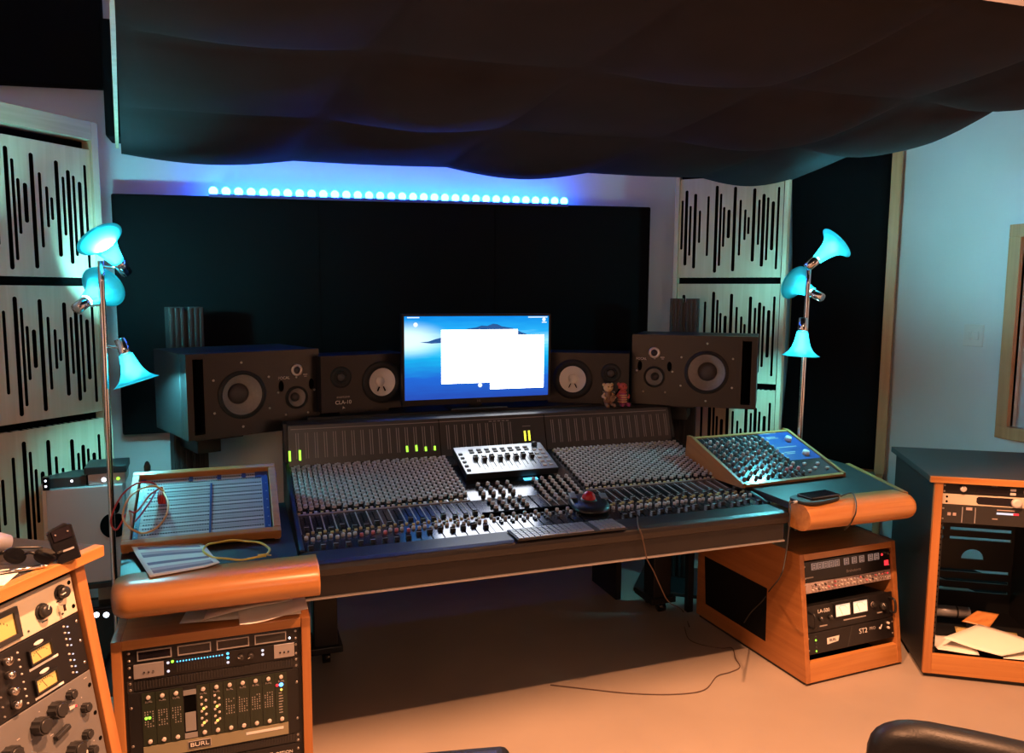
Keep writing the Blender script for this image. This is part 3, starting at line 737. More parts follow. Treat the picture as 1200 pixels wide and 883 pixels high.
kg = G(); knob_geo(kg); kme = kg.mesh('knob', ['knob', 'logo', 'knobd'])
for m_ in spots[:100]:
    o = link('knob', kme, con); o.matrix_basis = m_
kg = G()
for m_ in spots[100:]: knob_geo(kg, m_, seg=8)
o = kg.build('knob', ['knob', 'logo', 'knobd'], con); o['kind'] = 'stuff'
# faders: long ones in the lanes, short ones in front
def cap_geo(g, X=None, w=.0085, l=.020, h=.013):
    g.prism([(-w, -l/2, 0), (-w, -l*.42, h), (-w, -l*.1, h*.72), (-w, l*.1, h*.72), (-w, l*.42, h), (-w, l/2, 0)], (2*w, 0, 0), 0, X)
    g.box(-w*1.02, w*1.02, -.0012, .0012, h*.70, h*.78, 1, X)
fg = G(); cap_geo(fg); fme = fg.mesh('fader_cap', ['knobd', 'logo'])
bg = G(); bg.box(-.005, .005, -.004, .004, 0, .006); bme = {}
for nm in ('gold', 'knobp', 'knobred', 'knobd', 'ledy'):
    g = G().box(-.0052, .0052, -.0042, .0042, 0, .0065); bme[nm] = g.mesh('button', [nm])
sg_ = G(); sg_.lathe([(.0075, 0), (.0068, .010), (.004, .0115)], (0, 0, 0), (0, 0, 1), 10); sme = {nm: (lambda q: (q.materials.clear(), q.materials.append(K[nm]), q)[2])(sg_.mesh('pan_knob', ['knobp'])) for nm in ('knobp', 'knobred')}
btn = []; pans = []
for bi, (x0, x1) in enumerate(BANKS):
    p = (x1-x0)/NCH
    for c in range(NCH):
        x = x0+p*(c+.5)
        o = link('fader_cap', fme, con); o.matrix_basis = FA @ Matrix.Translation((x, (.035 if c < 9 else .06+.01*(c % 3)) if bi == 0 else .03+.012*((c*7) % 3), 0))
        o = link('fader_cap', fme, con); o.matrix_basis = FA @ Matrix.Translation((x, .175+.02*((c*5) % 3 == 0), 0))
        for q, y, F, nm in ((.5, .147, FA, 'gold'), (.95, .160, FA, 'gold'), (.2, .135, FA, 'knobd'), (.15, .008, FB, 'gold'), (.62, .012, FB, 'knobp'), (.3, LB-.028, FB, 'gold'), (.75, LB-.045, FB, 'gold'), (.55, LB-.015, FB, 'knobp')):
            btn.append((F @ Matrix.Translation((x0+p*(c+q), y, 0)), nm))
        pans.append((FA @ Matrix.Translation((x0+p*(c+.30), .112, 0)), 'knobp')); pans.append((FA @ Matrix.Translation((x0+p*(c+.80), .096+.01*(c % 2), 0)), 'knobred' if bi == 0 and 4 <= c <= 8 else 'knobp'))
for k in range(8):
    pans.append((FA @ Matrix.Translation((.885+k*.045, .150, 0)), 'knobp')); pans.append((FA @ Matrix.Translation((.885+k*.045, .118, 0)), 'knobp'))
    for y in (.132, .10, .085): btn.append((FA @ Matrix.Translation((.905+k*.045, y, 0)), 'knobd'))
btn.sort(key=lambda q: (q[0].translation-EYEP).length)
for m_, nm in btn[:100]:
    o = link('button', bme[nm], con); o.matrix_basis = m_
names = ['gold', 'knobp', 'knobred', 'knobd', 'ledy']; g = G()
for m_, nm in btn[100:]: g.box(-.0052, .0052, -.0042, .0042, 0, .0065, names.index(nm), m_)
o = g.build('button', names, con); o['kind'] = 'stuff'
for m_, nm in pans:
    o = link('pan_knob', sme[nm], con); o.matrix_basis = m_
for (px, py) in ((617, 555.5), (622, 561.5)):
    p = at_P(px, py, FB.translation, FB.col[2].to_3d()); q = FB.inverted() @ p
    G().box(q.x-.032, q.x+.03, q.y-.010, q.y+.008, 0, .003, 0, FB).build('lit_display', 'ledc', con)
for x in (CX0+.10, 1.93):
    G().box(x, x+.10, 3.24, 3.34, .06, .66).box(x-.02, x+.12, 3.22, 3.40, .05, .08).build('leg', 'black', con, bevel=.004)
    for y in (3.25, 3.37):
        c_ = G().lathe([(.005, -.018), (.026, -.016), (.026, .016), (.005, .018)], (x+.05, y, .026), (1, 0, 0), 18); c_.cyl((x+.05, y, .04), (x+.05, y, .055), .012).build('caster', 'gloss', con)

G().box(CX0+.02, CX0+.048, 2.80, 3.41, .05, .66).build('light_blocker', 'black', con, bevel=.003)  # added board that keeps lamp light off the floor underneath

# ---------------------------------------------------------------- controller with eight faders lying on the console
b0, b1, t0, t1 = at_Y(547, 556, 3.0), at_Y(655, 548, 3.0), at_Y(521, 527, 3.22), at_Y(633, 517, 3.22)
e2 = V((0, .22, (t0.z+t1.z-b0.z-b1.z)/2)); ln_ = e2.length; e2.normalize()
wC = b1.x-b0.x
FC = frame((b0.x, 3.0, (b0.z+b1.z)/2), (1, 0, 0), e2, V((0, -e2.z, e2.y)))
t = thing('fader_controller', 'silver eight-fader controller resting on the console below the screen', 'controller', X=FC)
G().box(0, wC, 0, ln_, -.032, -.002).build('case', 'black', t, bevel=.003)
g = G().box(.002, wC-.002, .002, ln_-.002, -.002, 0)
fw = wC*.70; fx = wC*.13
for k in range(8):
    x = fx+fw*(k+.5)/8; g.box(x-.0018, x+.0018, .045, .150, 0, .0004, 1)
    g.box(fx+fw*(k+1)/8-.0008, fx+fw*(k+1)/8+.0008, .02, .16, 0, .0003, 1)
g.build('faceplate', ['silver', 'hole'], t)
for k in range(8):
    x = fx+fw*(k+.5)/8
    o = link('fader_cap', fme, t, (x, .118-.012*((k*3) % 2), 0)); o.scale = (1.15, 1.15, 1.2)
    for y in (.175, .195):
        cpart('cbtn', lambda g: g.box(-.010, .010, -.005, .005, 0, .004), 'button', ['knobd'], t, (x, y, 0))
for r_ in range(5):
    cpart('cbtn2', lambda g: g.box(-.008, .008, -.006, .006, 0, .004), 'button', ['dgrey'], t, (.018, .03+r_*.034, 0))
    for c in range(2): cpart('cbtn3', lambda g: g.box(-.009, .009, -.006, .006, 0, .004), 'button', ['knobp'], t, (wC-.055+c*.03, .03+r_*.034, 0))
G().lathe([(.014, 0), (.012, .016), (.004, .018)], (wC-.04, .205, 0), (0, 0, 1), 16).build('knob', 'knobd', t)
G().box(.03, .05, .04, .16, -.075, -.03).box(wC-.05, wC-.03, .04, .16, -.075, -.03).build('foot', 'rubber', t)

# ---------------------------------------------------------------- keyboard, trackball, figurines
a, b, c_, d_ = at_z(607, 633, .752), at_z(735, 619, .752), at_z(597, 621, .752), at_z(718, 604, .752)
e1 = (b-a); wK = e1.length; e1.normalize(); dK = .118
FK = frame((a.x, a.y, .746), e1, V((-e1.y, e1.x, 0)), (0, 0, 1))
t = thing('computer_keyboard', 'slim silver computer keyboard on the front edge of the console', 'keyboard', X=FK)
G().box(0, wK, 0, dK, 0, .006).build('case', 'dgrey', t, bevel=.002)
g = G()
for r_ in range(6):
    x = .006; row = 0
    while x < wK-.012:
        kw = .0165 if not (r_ == 0 and .09 < x < .2) else .10
        if not (.295 < x < .305): g.box(x, min(x+kw, wK-.005), .006+r_*.0182, .006+r_*.0182+.0138, .006, .0095)
        x += kw+.0045
g.build('keys', 'silver', t)
p = at_z(690, 590, .79); 
q = FA.inverted() @ at_P(690, 597, FA.translation, FA.col[2].to_3d())
FT = FA @ Matrix.Translation((q.x, q.y, .006)) @ Matrix.Rotation(R(-14), 4, 'Z')
t = thing('trackball', 'black trackball mouse with a shiny red ball on the console', 'trackball', X=FT)
g = G(); prof = [(-.085, .055), (-.06, .085), (.0, .098), (.05, .09), (.085, .05), (.085, -.045), (.04, -.082), (-.02, -.09), (-.07, -.06)]
n = len(prof); lv = ((0, 1.), (.012, 1.), (.026, .86), (.034, .62))
for z, s_ in lv: g.v += [(x*s_, y*s_, z*.8+(.010*(y+.09)/.19 if z > .005 else -.003)) for x, y in prof]
for l_ in range(3):
    for k in range(n): g.f.append((l_*n+k, l_*n+(k+1) % n, (l_+1)*n+(k+1) % n, (l_+1)*n+k)); g.m.append(0); g.s.append(True)
g.f.append(tuple(3*n+k for k in range(n))); g.m.append(0); g.s.append(True)
g.f.append(tuple(range(n))[::-1]); g.m.append(0); g.s.append(False)
o = g.build('body', 'satin', t); ss = o.modifiers.new('s', 'SUBSURF'); ss.levels = ss.render_levels = 2
G().ball((0, .012, .036), .028, 0, 20).build('ball', 'redball', t)
G().lathe([(.034, .030), (.030, .036), (.027, .036)], (0, .012, .0), (0, 0, 1), 24, cap=False).build('ring', 'dgrey', t)
for sx in (-1, 1): G().box(sx*.062-.014, sx*.062+.014, .0, .06, .036, .041).build('button', 'grey', t, bevel=.003)

def figurine(px, py, Y, label, body, head, extra):
    p = at_Y(px, py, Y); s_ = 1.
    t = thing('figurine', label, 'figurine', (p.x, Y, 1.042), group='small figurines')
    g = G(); g.lathe([(.012, .0), (.020, .006), (.023, .03), (.020, .05), (.010, .062)], (0, 0, .018), (0, 0, 1), 16)
    for sx in (-1, 1):
        g.tube([(sx*.010, 0, .025), (sx*.014, -.012, .016), (sx*.016, -.030, .012)], .0085, 8); g.ball((sx*.017, -.036, .012), .010, 0, 10)
    g.build('body', body, t)
    g = G()
    for sx in (-1, 1): g.tube([(sx*.018, 0, .068), (sx*.030, -.008, .055), (sx*.022, -.024, .046)], .006, 8)
    g.build('arm', head, t)
    h = G().ball((0, -.002, .098), .024, 0, 16, sc=(1, .95, .95)); h.ball((0, -.024, .094), .0065, 0, 8)
    for sx in (-1, 1): h.ball((sx*.021, .002, .112), .009, 0, 10)
    h = h.build('head', head, t)
    e = G()
    for sx in (-1, 1): e.ball((sx*.009, -.0225, .104), .003, 0, 8)
    e.build('eye', 'hole', h)
    extra(t)
    return t
def guitar(t):
    X = Matrix.Translation((.006, -.034, .045)) @ Matrix.Rotation(R(40), 4, 'Y')
    g = G().lathe([(.015, -.003), (.015, .003)], (0, 0, 0), (0, 1, 0), 18, 0, X).lathe([(.011, -.003), (.011, .003)], (0, 0, .018), (0, 1, 0), 18, 0, X).box(-.003, .003, -.004, 0, .02, .062, 1, X)
    g.build('guitar', ['brown', 'hole'], t)
def scarf(t):
    G().lathe([(.016, 0), (.022, .004), (.022, .010), (.015, .014)], (0, 0, .066), (0, 0, 1), 16).build('scarf', 'figred', t)
    g = G()
    for k in range(4): g.lathe([(.0235, 0), (.0245, .003), (.0235, .006)], (0, 0, .022+k*.011), (0, 0, 1), 16, cap=False)
    g.build('stripe', 'skin', t)
figurine(712, 482, 3.375, 'small tan toy figurine holding a brown guitar in front of the right small speaker', 'brown', 'skin', guitar)
figurine(729, 481, 3.375, 'small red and magenta toy figurine beside the tan one', 'figmag', 'figred', scarf)
# ---------------------------------------------------------------- side desks
def armrest(x0, x1, yf, yb, zb, zt, lr, name, parent, m='oak_x'):
    g = G(); pr = []
    r = (zt-zb)/2; cz = (zt+zb)/2
    for k in range(0, 11): a = R(90+k*18); pr.append((yf+r*1.15+r*1.15*math.cos(a), cz+r*math.sin(a)))
    pr += [(yb, zb), (yb, zt)]
    n = len(pr); xs = []; 
    def rnd(u):  # rounding towards a free end
        return 1
    N = 10; secs = []
    w = x1-x0; rr = .055
    def sec(x):
        e = 0
        if 'L' in lr: e = max(e, 1-(x-x0)/rr)
        if 'R' in lr: e = max(e, 1-(x1-x)/rr)
        e = max(0, min(1, e)); return 1-math.sqrt(max(0, 1-e*e))
    xs = sorted(set([x0+rr*q/8 for q in range(9)]+[x1-rr*q/8 for q in range(9)]))
    for x in xs:
        e = sec(x); 
        for (y, z) in pr: g.v.append((x, y+e*.075*(1-(y-yf)/(yb-yf)), cz+(z-cz)*(1-.45*e)))
    for i in range(len(xs)-1):
        for k in range(n-1): g.f.append((i*n+k, (i+1)*n+k, (i+1)*n+k+1, i*n+k+1)[::-1]); g.m.append(0); g.s.append(True)
        k = n-1; g.f.append((i*n+k, (i+1)*n+k, (i+1)*n, i*n)[::-1]); g.m.append(0); g.s.append(True)
    g.f.append(tuple(range(n))[::-1]); g.m.append(0); g.s.append(False)
    g.f.append(tuple((len(xs)-1)*n+k for k in range(n))); g.m.append(0); g.s.append(False)
    return g.build(name, m, parent)
t = thing('side_desk', 'black topped side desk with a rounded oak armrest at the left end of the console', 'desk', (0, 0, 0))
G().prism([(-.345, 2.405, .735), (.160, 2.405, .735), (.160, 3.12, .735), (-.425, 3.12, .735)], (0, 0, .027)).build('desktop', 'black', t, bevel=.002)
armrest(-.362, .212, 2.275, 2.415, .676, .776, 'L', 'armrest', t)
G().box(-.36, -.33, 2.95, 3.10, .0, .735).box(.11, .14, 2.95, 3.10, 0, .735).build('leg', 'black', t)
G().box(-.33, .15, 2.42, 2.44, .66, .735).build('apron', 'black', t)
t = thing('side_desk', 'black topped side desk with a rounded oak armrest at the right end of the console', 'desk', (0, 0, 0))
g = G().prism([(2.06, 2.40, .748), (2.62, 2.40, .748), (2.80, 2.92, .748), (2.80, 3.10, .748), (2.06, 3.10, .748)], (0, 0, .028)); g.build('desktop', 'dgrey', t, bevel=.002)
armrest(2.056, 2.630, 2.305, 2.430, .680, .785, 'R', 'armrest', t)
G().prism([(2.62, 2.405, .746), (2.64, 2.395, .746), (2.825, 2.92, .746), (2.80, 2.92, .746)], (0, 0, .032)).build('edge_trim', 'oak_y', t)
G().box(2.10, 2.13, 3.19, 3.22, .0, .748).box(2.70, 2.73, 2.95, 3.08, 0, .748).build('leg', 'black', t)
G().box(2.08, 2.58, 2.42, 2.44, .66, .748).build('apron', 'black', t)

# ---------------------------------------------------------------- patchbay box on the left desk
o0 = V((-.372, 2.645, .777)); e2 = V((0, .39, .150)); Lp = e2.length; e2.normalize(); FP = frame(o0, (1, 0, 0), e2, V((0, -e2.z, e2.y))); wP = .492
t = thing('patchbay', 'sloping oak framed patchbay with rows of jacks on the left side desk', 'patchbay', X=FP)
g = G(); fr = .025
for (a, b, c, d) in ((0, wP, 0, fr), (0, wP, Lp-fr, Lp), (0, fr, fr, Lp-fr), (wP-fr, wP, fr, Lp-fr)): g.box(a, b, c, d, -.012, .020)
g.build('frame', 'oak_x', t, bevel=.003)
iv = FP.inverted()
def desk_pt(x, y, z=.7625): return iv @ V((x, y, z))
xa, xb = o0.x, o0.x+wP
yb_ = (FP @ V((0, Lp, -.02)))
P = [V((xa, 2.652, .7625)), V((xa, 2.655, .768)), V((xa, yb_.y, yb_.z)), V((xa, yb_.y+.03, .7625))]
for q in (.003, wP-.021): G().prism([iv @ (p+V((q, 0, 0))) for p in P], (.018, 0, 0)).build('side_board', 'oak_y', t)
G().prism([iv @ p for p in (V((xa+.02, yb_.y+.008, .7625)), V((xa+.02, yb_.y+.022, .7625)), V((xa+.02, yb_.y+.012, yb_.z)), V((xa+.02, yb_.y-.002, yb_.z)))], (wP-.04, 0, 0)).build('back_board', 'oak_x', t)
x0, x1 = fr+.004, wP-fr-.004; rows = 7; ph = (Lp-2*fr-.008)/rows
for r_ in range(rows):
    y0 = fr+.004+r_*ph
    g = G().box(x0, x1, y0+.001, y0+ph-.002, -.004, .002, 0)
    for jr in (.28, .70):
        for k in range(48):
            x = x0+.024+(x1-x0-.048)*(k+.5)/48
            g.lathe([(.0031, 0), (.0031, .0012)], (x, y0+ph*jr, .0015), (0, 0, 1), 6, 1)
    g.box(x0+.015, x1-.015, y0+ph*.47, y0+ph*.51, .002, .0026, 2)
    g.build('jack_strip', ['jack', 'hole', 'white'], t)
    for sx in (x0+.006, x1-.008):
        cpart('pscrew', lambda g: g.lathe([(.004, 0), (.003, .002)], (0, 0, 0), (0, 0, 1), 8), 'screw', ['steel'], t, (sx, y0+ph*.5, .002))
g = G().box(x0, x0+.016, fr+.004, Lp-fr-.004, .002, .004).box(x1-.022, x1-.001, fr+.004, Lp-fr-.004, .002, .004).box(.262, .268, fr+.01, Lp-fr-.06, .002, .006)
for q in (.195, .292, .378): g.box(q-.007, q+.007, Lp-fr-.035, Lp-fr-.008, .002, .005)
g.box(x1-.045, x1-.022, Lp-fr-.04, Lp-fr-.005, .002, .005)
g.build('blue_marker', 'blue', t)
def fp(x, y, z=.01): return FP @ V((x, y, z))
def px_fp(px, py, lift=.02):   # point seen at the pixel, lifted above the patchbay face
    n = FP.col[2].to_3d(); return at_P(px, py, FP.translation+n*lift, n)
g = G().tube([px_fp(190, 571, .015), px_fp(192, 578, .04), px_fp(197, 590, .06), px_fp(194, 606, .06), px_fp(182, 620, .05), px_fp(166, 625, .03), px_fp(150, 617, .05), px_fp(144, 604, .06), px_fp(151, 584, .07), px_fp(166, 573, .06), px_fp(182, 570, .05), px_fp(192, 576, .04)], .0035)
tag(g.build('patch_cable', 'orange'), 'orange patch cable looping over the left part of the patchbay', 'cable', 'patch cables')
g = G().tube([px_fp(186, 572, .015), px_fp(178, 566, .06), px_fp(163, 566, .07), at_Y(148, 575, 2.86), at_Y(136, 592, 2.84), at_Y(130, 612, 2.83), at_Y(137, 621, 2.82), at_Y(150, 600, 2.82), px_fp(160, 600, .05), px_fp(176, 580, .04), px_fp(187, 573, .015)], .0032)
tag(g.build('patch_cable', 'red'), 'red patch cable dangling over the left edge of the patchbay', 'cable', 'patch cables')
g = G().cyl(px_fp(189, 572, .0), px_fp(189, 573, .03), .006, m=1)
for k in range(3): g.tube([px_fp(188+k, 574, .02), px_fp(186+k*3, 582, .03), px_fp(187+k*3, 591, .01)], .0045)
tag(g.build('patch_plug', ['red', 'red']), 'cluster of red patch plugs hanging at the top left of the patchbay', 'plug', 'patch cables')
g = G().tube([px_fp(184, 573, .02), px_fp(176, 588, .04), px_fp(166, 602, .03), px_fp(158, 612, .012)], .003)
tag(g.build('patch_cable', 'figmag'), 'short magenta patch cable slanting down across the patchbay', 'cable', 'patch cables')
g = G(); c = at_z(278, 645, .770); pts = []
for k in range(14):
    a = 2*math.pi*k/14; p = at_z(277+39*math.cos(a+.55), 645.5+11.2*math.sin(a+.55), .7795); pts.append(p+V((0, 0, .003*(k % 2))))
g.tube(pts, .0036, closed=True); e = at_z(318, 651, .781); p0 = pts[0]
g.tube([pts[0], (pts[0]+at_z(300, 653, .780))/2, at_z(296, 654.5, .781), at_z(290, 655, .781)], .0036)
g.cyl(at_z(302, 652, .781), at_z(312, 651, .781), .0055).cyl(at_z(312, 651, .781), e, .0022, m=1)
tag(g.build('patch_cable', ['yellow', 'gold']), 'yellow patch cable coiled in a ring on the left desk', 'cable', 'patch cables')
# small antenna behind the patchbay
p = at_Y(173, 557, 3.08)
g = G().cyl((p.x, 3.08, .7625), (p.x, 3.08, at_Y(173, 552, 3.08).z), .014).lathe([(.011, 0), (.012, .02), (.007, .035), (.002, .04)], (p.x, 3.08, at_Y(173, 553, 3.08).z), (0, 0, 1), 12)
tag(g.build('knob_post', 'black'), 'small black peg standing behind the top edge of the patchbay', 'peg')

# printed sheet on the left armrest
q = [at_z(153, 642, .779), at_z(238, 636, .779), at_z(258, 662, .780), at_z(176, 677, .781)]
g = G(); NU, NV = 14, 12
for j in range(NV+1):
    v = j/NV
    for i in range(NU+1):
        u = i/NU; p = q[0].lerp(q[1], u).lerp(q[3].lerp(q[2], u), v)
        p.z += .010*max(0, .35-u)*max(0, .3-v)*6 + .004*math.sin(3*u+1)*(1-v) + .012*max(0, u-.8)*max(0, v-.7)*9
        g.v.append(tuple(p))
for j in range(NV):
    for i in range(NU):
        k = j*(NU+1)+i; inn = 1 <= i < NU-1 and 1 <= j < NV-1
        g.f.append((k, k+NU+1, k+NU+2, k+1)); g.m.append(0 if not inn else (1 if j % 3 == 1 else 2 if j % 3 == 0 else 0) if j != 6 else 0); g.s.append(True)
o = g.build('paper_sheet', ['paper', 'ink', 'ink2']); tag(o, 'printed sheet of paper on the left desk overlapping the oak armrest', 'paper'); so = o.modifiers.new('s', 'SOLIDIFY'); so.thickness = .0006

# ---------------------------------------------------------------- angled effects unit box on the right desk
fl_, fr_ = at_z(874, 569, .790), at_z(988, 556, .790)
e1 = fr_-fl_; e1.z = 0; wU = e1.length; e1.normalize(); nb = V((-e1.y, e1.x, 0))
e2 = nb*.375+V((0, 0, .140)); LU = e2.length; e2.normalize(); FU = frame(fl_, e1, e2, e1.cross(e2))
t = thing('effects_box', 'sloping oak cased unit with many small knobs and a blue area, right desk', 'effects unit', X=FU)
iv2 = FU.inverted()
bz = .777
prof = [fl_+V((0, 0, bz-fl_.z)), fl_.copy(), FU @ V((0, LU, 0)), (FU @ V((0, LU, 0)))+nb*.03, V((*(FU @ V((0, LU, 0))+nb*.05).xy, bz))]
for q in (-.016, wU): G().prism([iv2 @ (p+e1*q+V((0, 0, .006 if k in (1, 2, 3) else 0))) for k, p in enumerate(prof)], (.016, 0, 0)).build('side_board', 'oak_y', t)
g = G().prism([iv2 @ (p-V((0, 0, .010 if k in (1, 2, 3) else 0))) for k, p in enumerate(prof)], (wU, 0, 0)); g.build('case', 'black', t)
for q in (-.004, LU-.014): G().box(0, wU, q, q+.014, -.008, .004).build('edge_strip', 'oak_x', t)
g = G().box(0, wU*.66, .012, LU-.012, -.006, 0, 0).box(wU*.66, wU, LU*.36, LU-.012, -.006, 0, 1).box(wU*.66, wU, .012, LU*.36, -.006, 0, 0)
for k in range(1, 11): g.box(wU*.66*k/11-.0006, wU*.66*k/11+.0006, .015, LU-.015, 0, .0006, 2)
g.build('faceplate', ['panel', 'blue', 'line'], t)
um = G(); um.lathe([(.0085, 0), (.0078, .008), (.0066, .015), (.004, .016)], (0, 0, 0), (0, 0, 1), 10); um.box(-.001, .001, .001, .006, .0155, .0165, 1)
ume = {m_: (lambda q: q)(um.mesh('knob', [m_, 'logo'])) for m_ in ('grey', 'knob', 'knobred', 'white')}
for c in range(11):
    for r_ in range(9):
        x = wU*.66*(c+.5)/11; y = .035+(LU-.07)*(r_+.5*(c % 2)*.6)/9
        link('knob', ume['knobred' if (c > 7 and r_ == 1) else 'knob' if (c*r_) % 3 else 'grey'], t, (x, y, 0), (0, 0, random.uniform(-2, 2)))
for (x, y) in ((.80, .10), (.88, .18), (.72, .06), (.75, .20), (.92, .08)):
    G().box(wU*x-.008, wU*x+.008, LU*y+.02, LU*y+.03, 0, .008).build('button', 'knobp', t)
for (x, y) in ((.89, .78), (.89, .46)): G().lathe([(.017, 0), (.015, .018), (.006, .021)], (wU*x, LU*y, 0), (0, 0, 1), 18).build('pointer_knob', 'white', t)
g = G()
for (x0, x1, y) in ((.68, .86, .95), (.70, .80, .86), (.70, .82, .83), (.68, .90, .63), (.70, .82, .52), (.71, .80, .49)): g.box(wU*x0, wU*x1, LU*y, LU*y+.006, 0, .0006)
g.build('printed_legend', 'logod', t)

# phone on a pad with its cable
c = at_z(957, 583, .795)
FPH = frame((c.x, c.y, .7865), V((.985, .17, 0)), V((-.17, .985, 0)), (0, 0, 1))
t = thing('phone_pad', 'black rounded pad under the phone on the right armrest', 'pad', X=FPH)
g = G(); n = 28; pts = [(.105*math.copysign(abs(math.cos(R(360*k/n)))**.6, math.cos(R(360*k/n)))-.012, .062*math.copysign(abs(math.sin(R(360*k/n)))**.6, math.sin(R(360*k/n))), 0) for k in range(n)]
g.prism(pts, (0, 0, .012)).build('pad', 'rubber', t, bevel=.003)
t = thing('mobile_phone', 'black mobile phone lying on its pad at the right armrest', 'phone', X=FPH @ Matrix.Translation((.012, 0, .0125)) @ Matrix.Rotation(R(-4), 4, 'Z'))
G().box(-.078, .078, -.040, .040, 0, .009).build('case', 'gloss', t, bevel=.004)
G().box(-.074, .074, -.036, .036, .009, .0095).build('screen', 'display', t)
def on_z(pl_): return [at_z(x, y, z) for x, y, z in pl_]
g = G().tube([at_z(985, 582, .797), at_z(998, 578, .803), at_z(1003, 588, .795), at_z(1003, 600, .785), at_Y(1000, 608, 2.298), at_Y(996, 615, 2.298), at_Y(990, 621, 2.33)], .0028)
tag(g.build('charging_cable', 'rubber'), 'black cable looping from the phone over the right oak armrest', 'cable')
p = at_z(930, 589, .792); g = G().cyl(p, p+V((.028, .006, 0)), .0055, m=1).tube([p, at_z(926, 591, .790), at_Y(926, 600, 2.30), at_Y(924, 625, 2.30), at_Y(921, 650, 2.30), at_Y(915, 675, 2.28), at_X(902, 692, 2.135), at_X(893, 705, 2.125), at_X(880, 718, 2.120), at_X(872, 730, 2.118)], .0026)
tag(g.build('phone_cable', ['rubber', 'white']), 'black cable hanging from the phone down past the right oak rack side', 'cable')
g = G().tube([at_z(747, 606, .750), at_z(748, 617, .7475), at_Y(751, 624, 2.404), at_Y(755, 640, 2.408), at_Y(758, 655, 2.42), at_Y(766, 670, 2.5), at_Y(775, 690, 2.6), at_Y(784, 706, 2.75), at_z(800, 716, .012), at_z(808, 735, .004)], .0024)
tag(g.build('console_cable', 'cord'), 'thin cable running over the console front edge and down to the floor', 'cable')
g = G().tube([at_z(*p, .004) for p in ((802, 735), (807, 749), (822, 756), (845, 760), (858, 760), (862, 772), (867, 782), (856, 788), (840, 793), (825, 809), (790, 814), (740, 813), (690, 808), (645, 803))], .0020)
tag(g.build('floor_cable', 'cord'), 'thin cable snaking over the pale floor beside the right low rack', 'cable')
# ---------------------------------------------------------------- rack cabinets
def device(name, label, X, w, h, d, fm, group='rack units', cat='rack unit', bev=.0015):
    t = thing(name, label, cat, X=X, group=group)
    G().box(-w/2+.02, w/2-.02, .003, d, .003, h-.003).build('chassis', 'black', t)
    G().box(-w/2, w/2, -.0005, .003, .0005, h-.0005).build('faceplate', fm, t, bevel=bev)
    return t
RW = .482
# left low rack
LRX = Matrix.Translation((-.092, 2.352, 0))
t = thing('rack_cabinet', 'low oak rack cabinet under the left side desk', 'rack cabinet', X=LRX)
wi, wo, hh, dp = .250, .277, .600, .55
for sx in (-1, 1): G().box(min(sx*wi, sx*wo), max(sx*wi, sx*wo), -.004, dp, 0, hh).build('side_board', 'oak_z', t, bevel=.002)
G().box(-wi, wi, -.002, dp, hh-.030, hh).build('top_board', 'oak_x', t, bevel=.002)
G().box(-wi, wi, -.002, .02, 0, .03).build('bottom_rail', 'oak_x', t, bevel=.002)
G().box(-wi, wi, dp-.02, dp-.002, .0, hh-.03).box(-wi, wi, .02, dp-.02, 0, .02).build('back_board', 'hole', t)
g = G()
for sx in (-1, 1): g.box(min(sx*wi, sx*(wi-.012)), max(sx*wi, sx*(wi-.012)), .014, .03, .03, hh-.03)
g.build('rack_rail', 'black', t)
def lr(z, y=.008): return LRX @ Matrix.Translation((0, y, z))
z = .566
z -= .042; d = device('meter_unit', 'rack unit with four framed dark meter windows at the top of the left low rack', lr(z), RW, .041, .2, 'satin')
for k in range(4):
    x = -.165+k*.108
    g = G(); w_, h_ = .043, .012
    g.box(x-w_-.003, x+w_+.003, -.004, 0, .021-h_-.003, .021-h_).box(x-w_-.003, x+w_+.003, -.004, 0, .021+h_, .021+h_+.003).box(x-w_-.003, x-w_, -.004, 0, .021-h_, .021+h_).box(x+w_, x+w_+.003, -.004, 0, .021-h_, .021+h_)
    m_ = g.build('meter_window', 'alu', d); G().box(x-w_, x+w_, -.002, 0, .021-h_, .021+h_).build('display', 'display' if k < 3 else 'dgrey', m_)
led(d, .215, .012, .0035, 'ledw'); mount(d, RW, .041)
z -= .052; d = device('channel_processor', 'rack unit with silver ends and tiny blue lights in the left low rack', lr(z), RW, .051, .25, 'satin')
for (x0, x1) in ((-.222, -.142), (.168, .228)):
    g = G().box(x0, x1, -.004, 0, .005, .048); g.build('end_plate', 'alu', d, bevel=.001)
    for k in range(3): led(d, (x0+x1)/2-.012+k*.012, .022, .0032, 'display', -.004, 'socket')
for k in range(16): led(d, -.105+k*.0083, .040, .0024, 'ledc')
g = G()
for k in range(18): g.box(-.108+k*.0078, -.104+k*.0078, -.002, 0, .008, .032)
g.build('grille', 'dgrey', d)
for (x, z_, m_) in ((-.13, .040, 'ledw2'), (-.13, .014, 'ledw2'), (-.118, .042, 'ledg'), (.035, .042, 'ledc'), (.035, .029, 'ledc'), (.035, .014, 'ledw2'), (.135, .036, 'ledw2'), (.135, .023, 'ledw2')): led(d, x, z_, .0045, m_)
for x in (.072, .10): knob(d, x, .026, .009, .012, 'dgrey')
mount(d, RW, .051)
def vent(label, z, h):
    t = thing('rack_vent', label, 'vent panel', X=lr(z), group='vent panels')
    g = G().box(-RW/2, RW/2, .003, .006, 0, h)
    for k in range(56): g.box(-.222+k*.008, -.2175+k*.008, -.001, .003, .006, h-.005)
    g.box(-RW/2, -.226, 0, .003, 0, h).box(.226, RW/2, 0, .003, 0, h)
    g.build('ribbed_plate', 'dgrey', t); mount(t, RW, h)
z -= .036; vent('ribbed black vent panel above the module frame in the left low rack', z, .035)
z -= .212; d = device('module_frame', 'dark green rack of narrow modules in the left low rack', lr(z), RW, .211, .3, 'black')
H_ = .211
G().box(-.205, .205, -.004, 0, .002, .040).build('name_strip', 'olive', d)
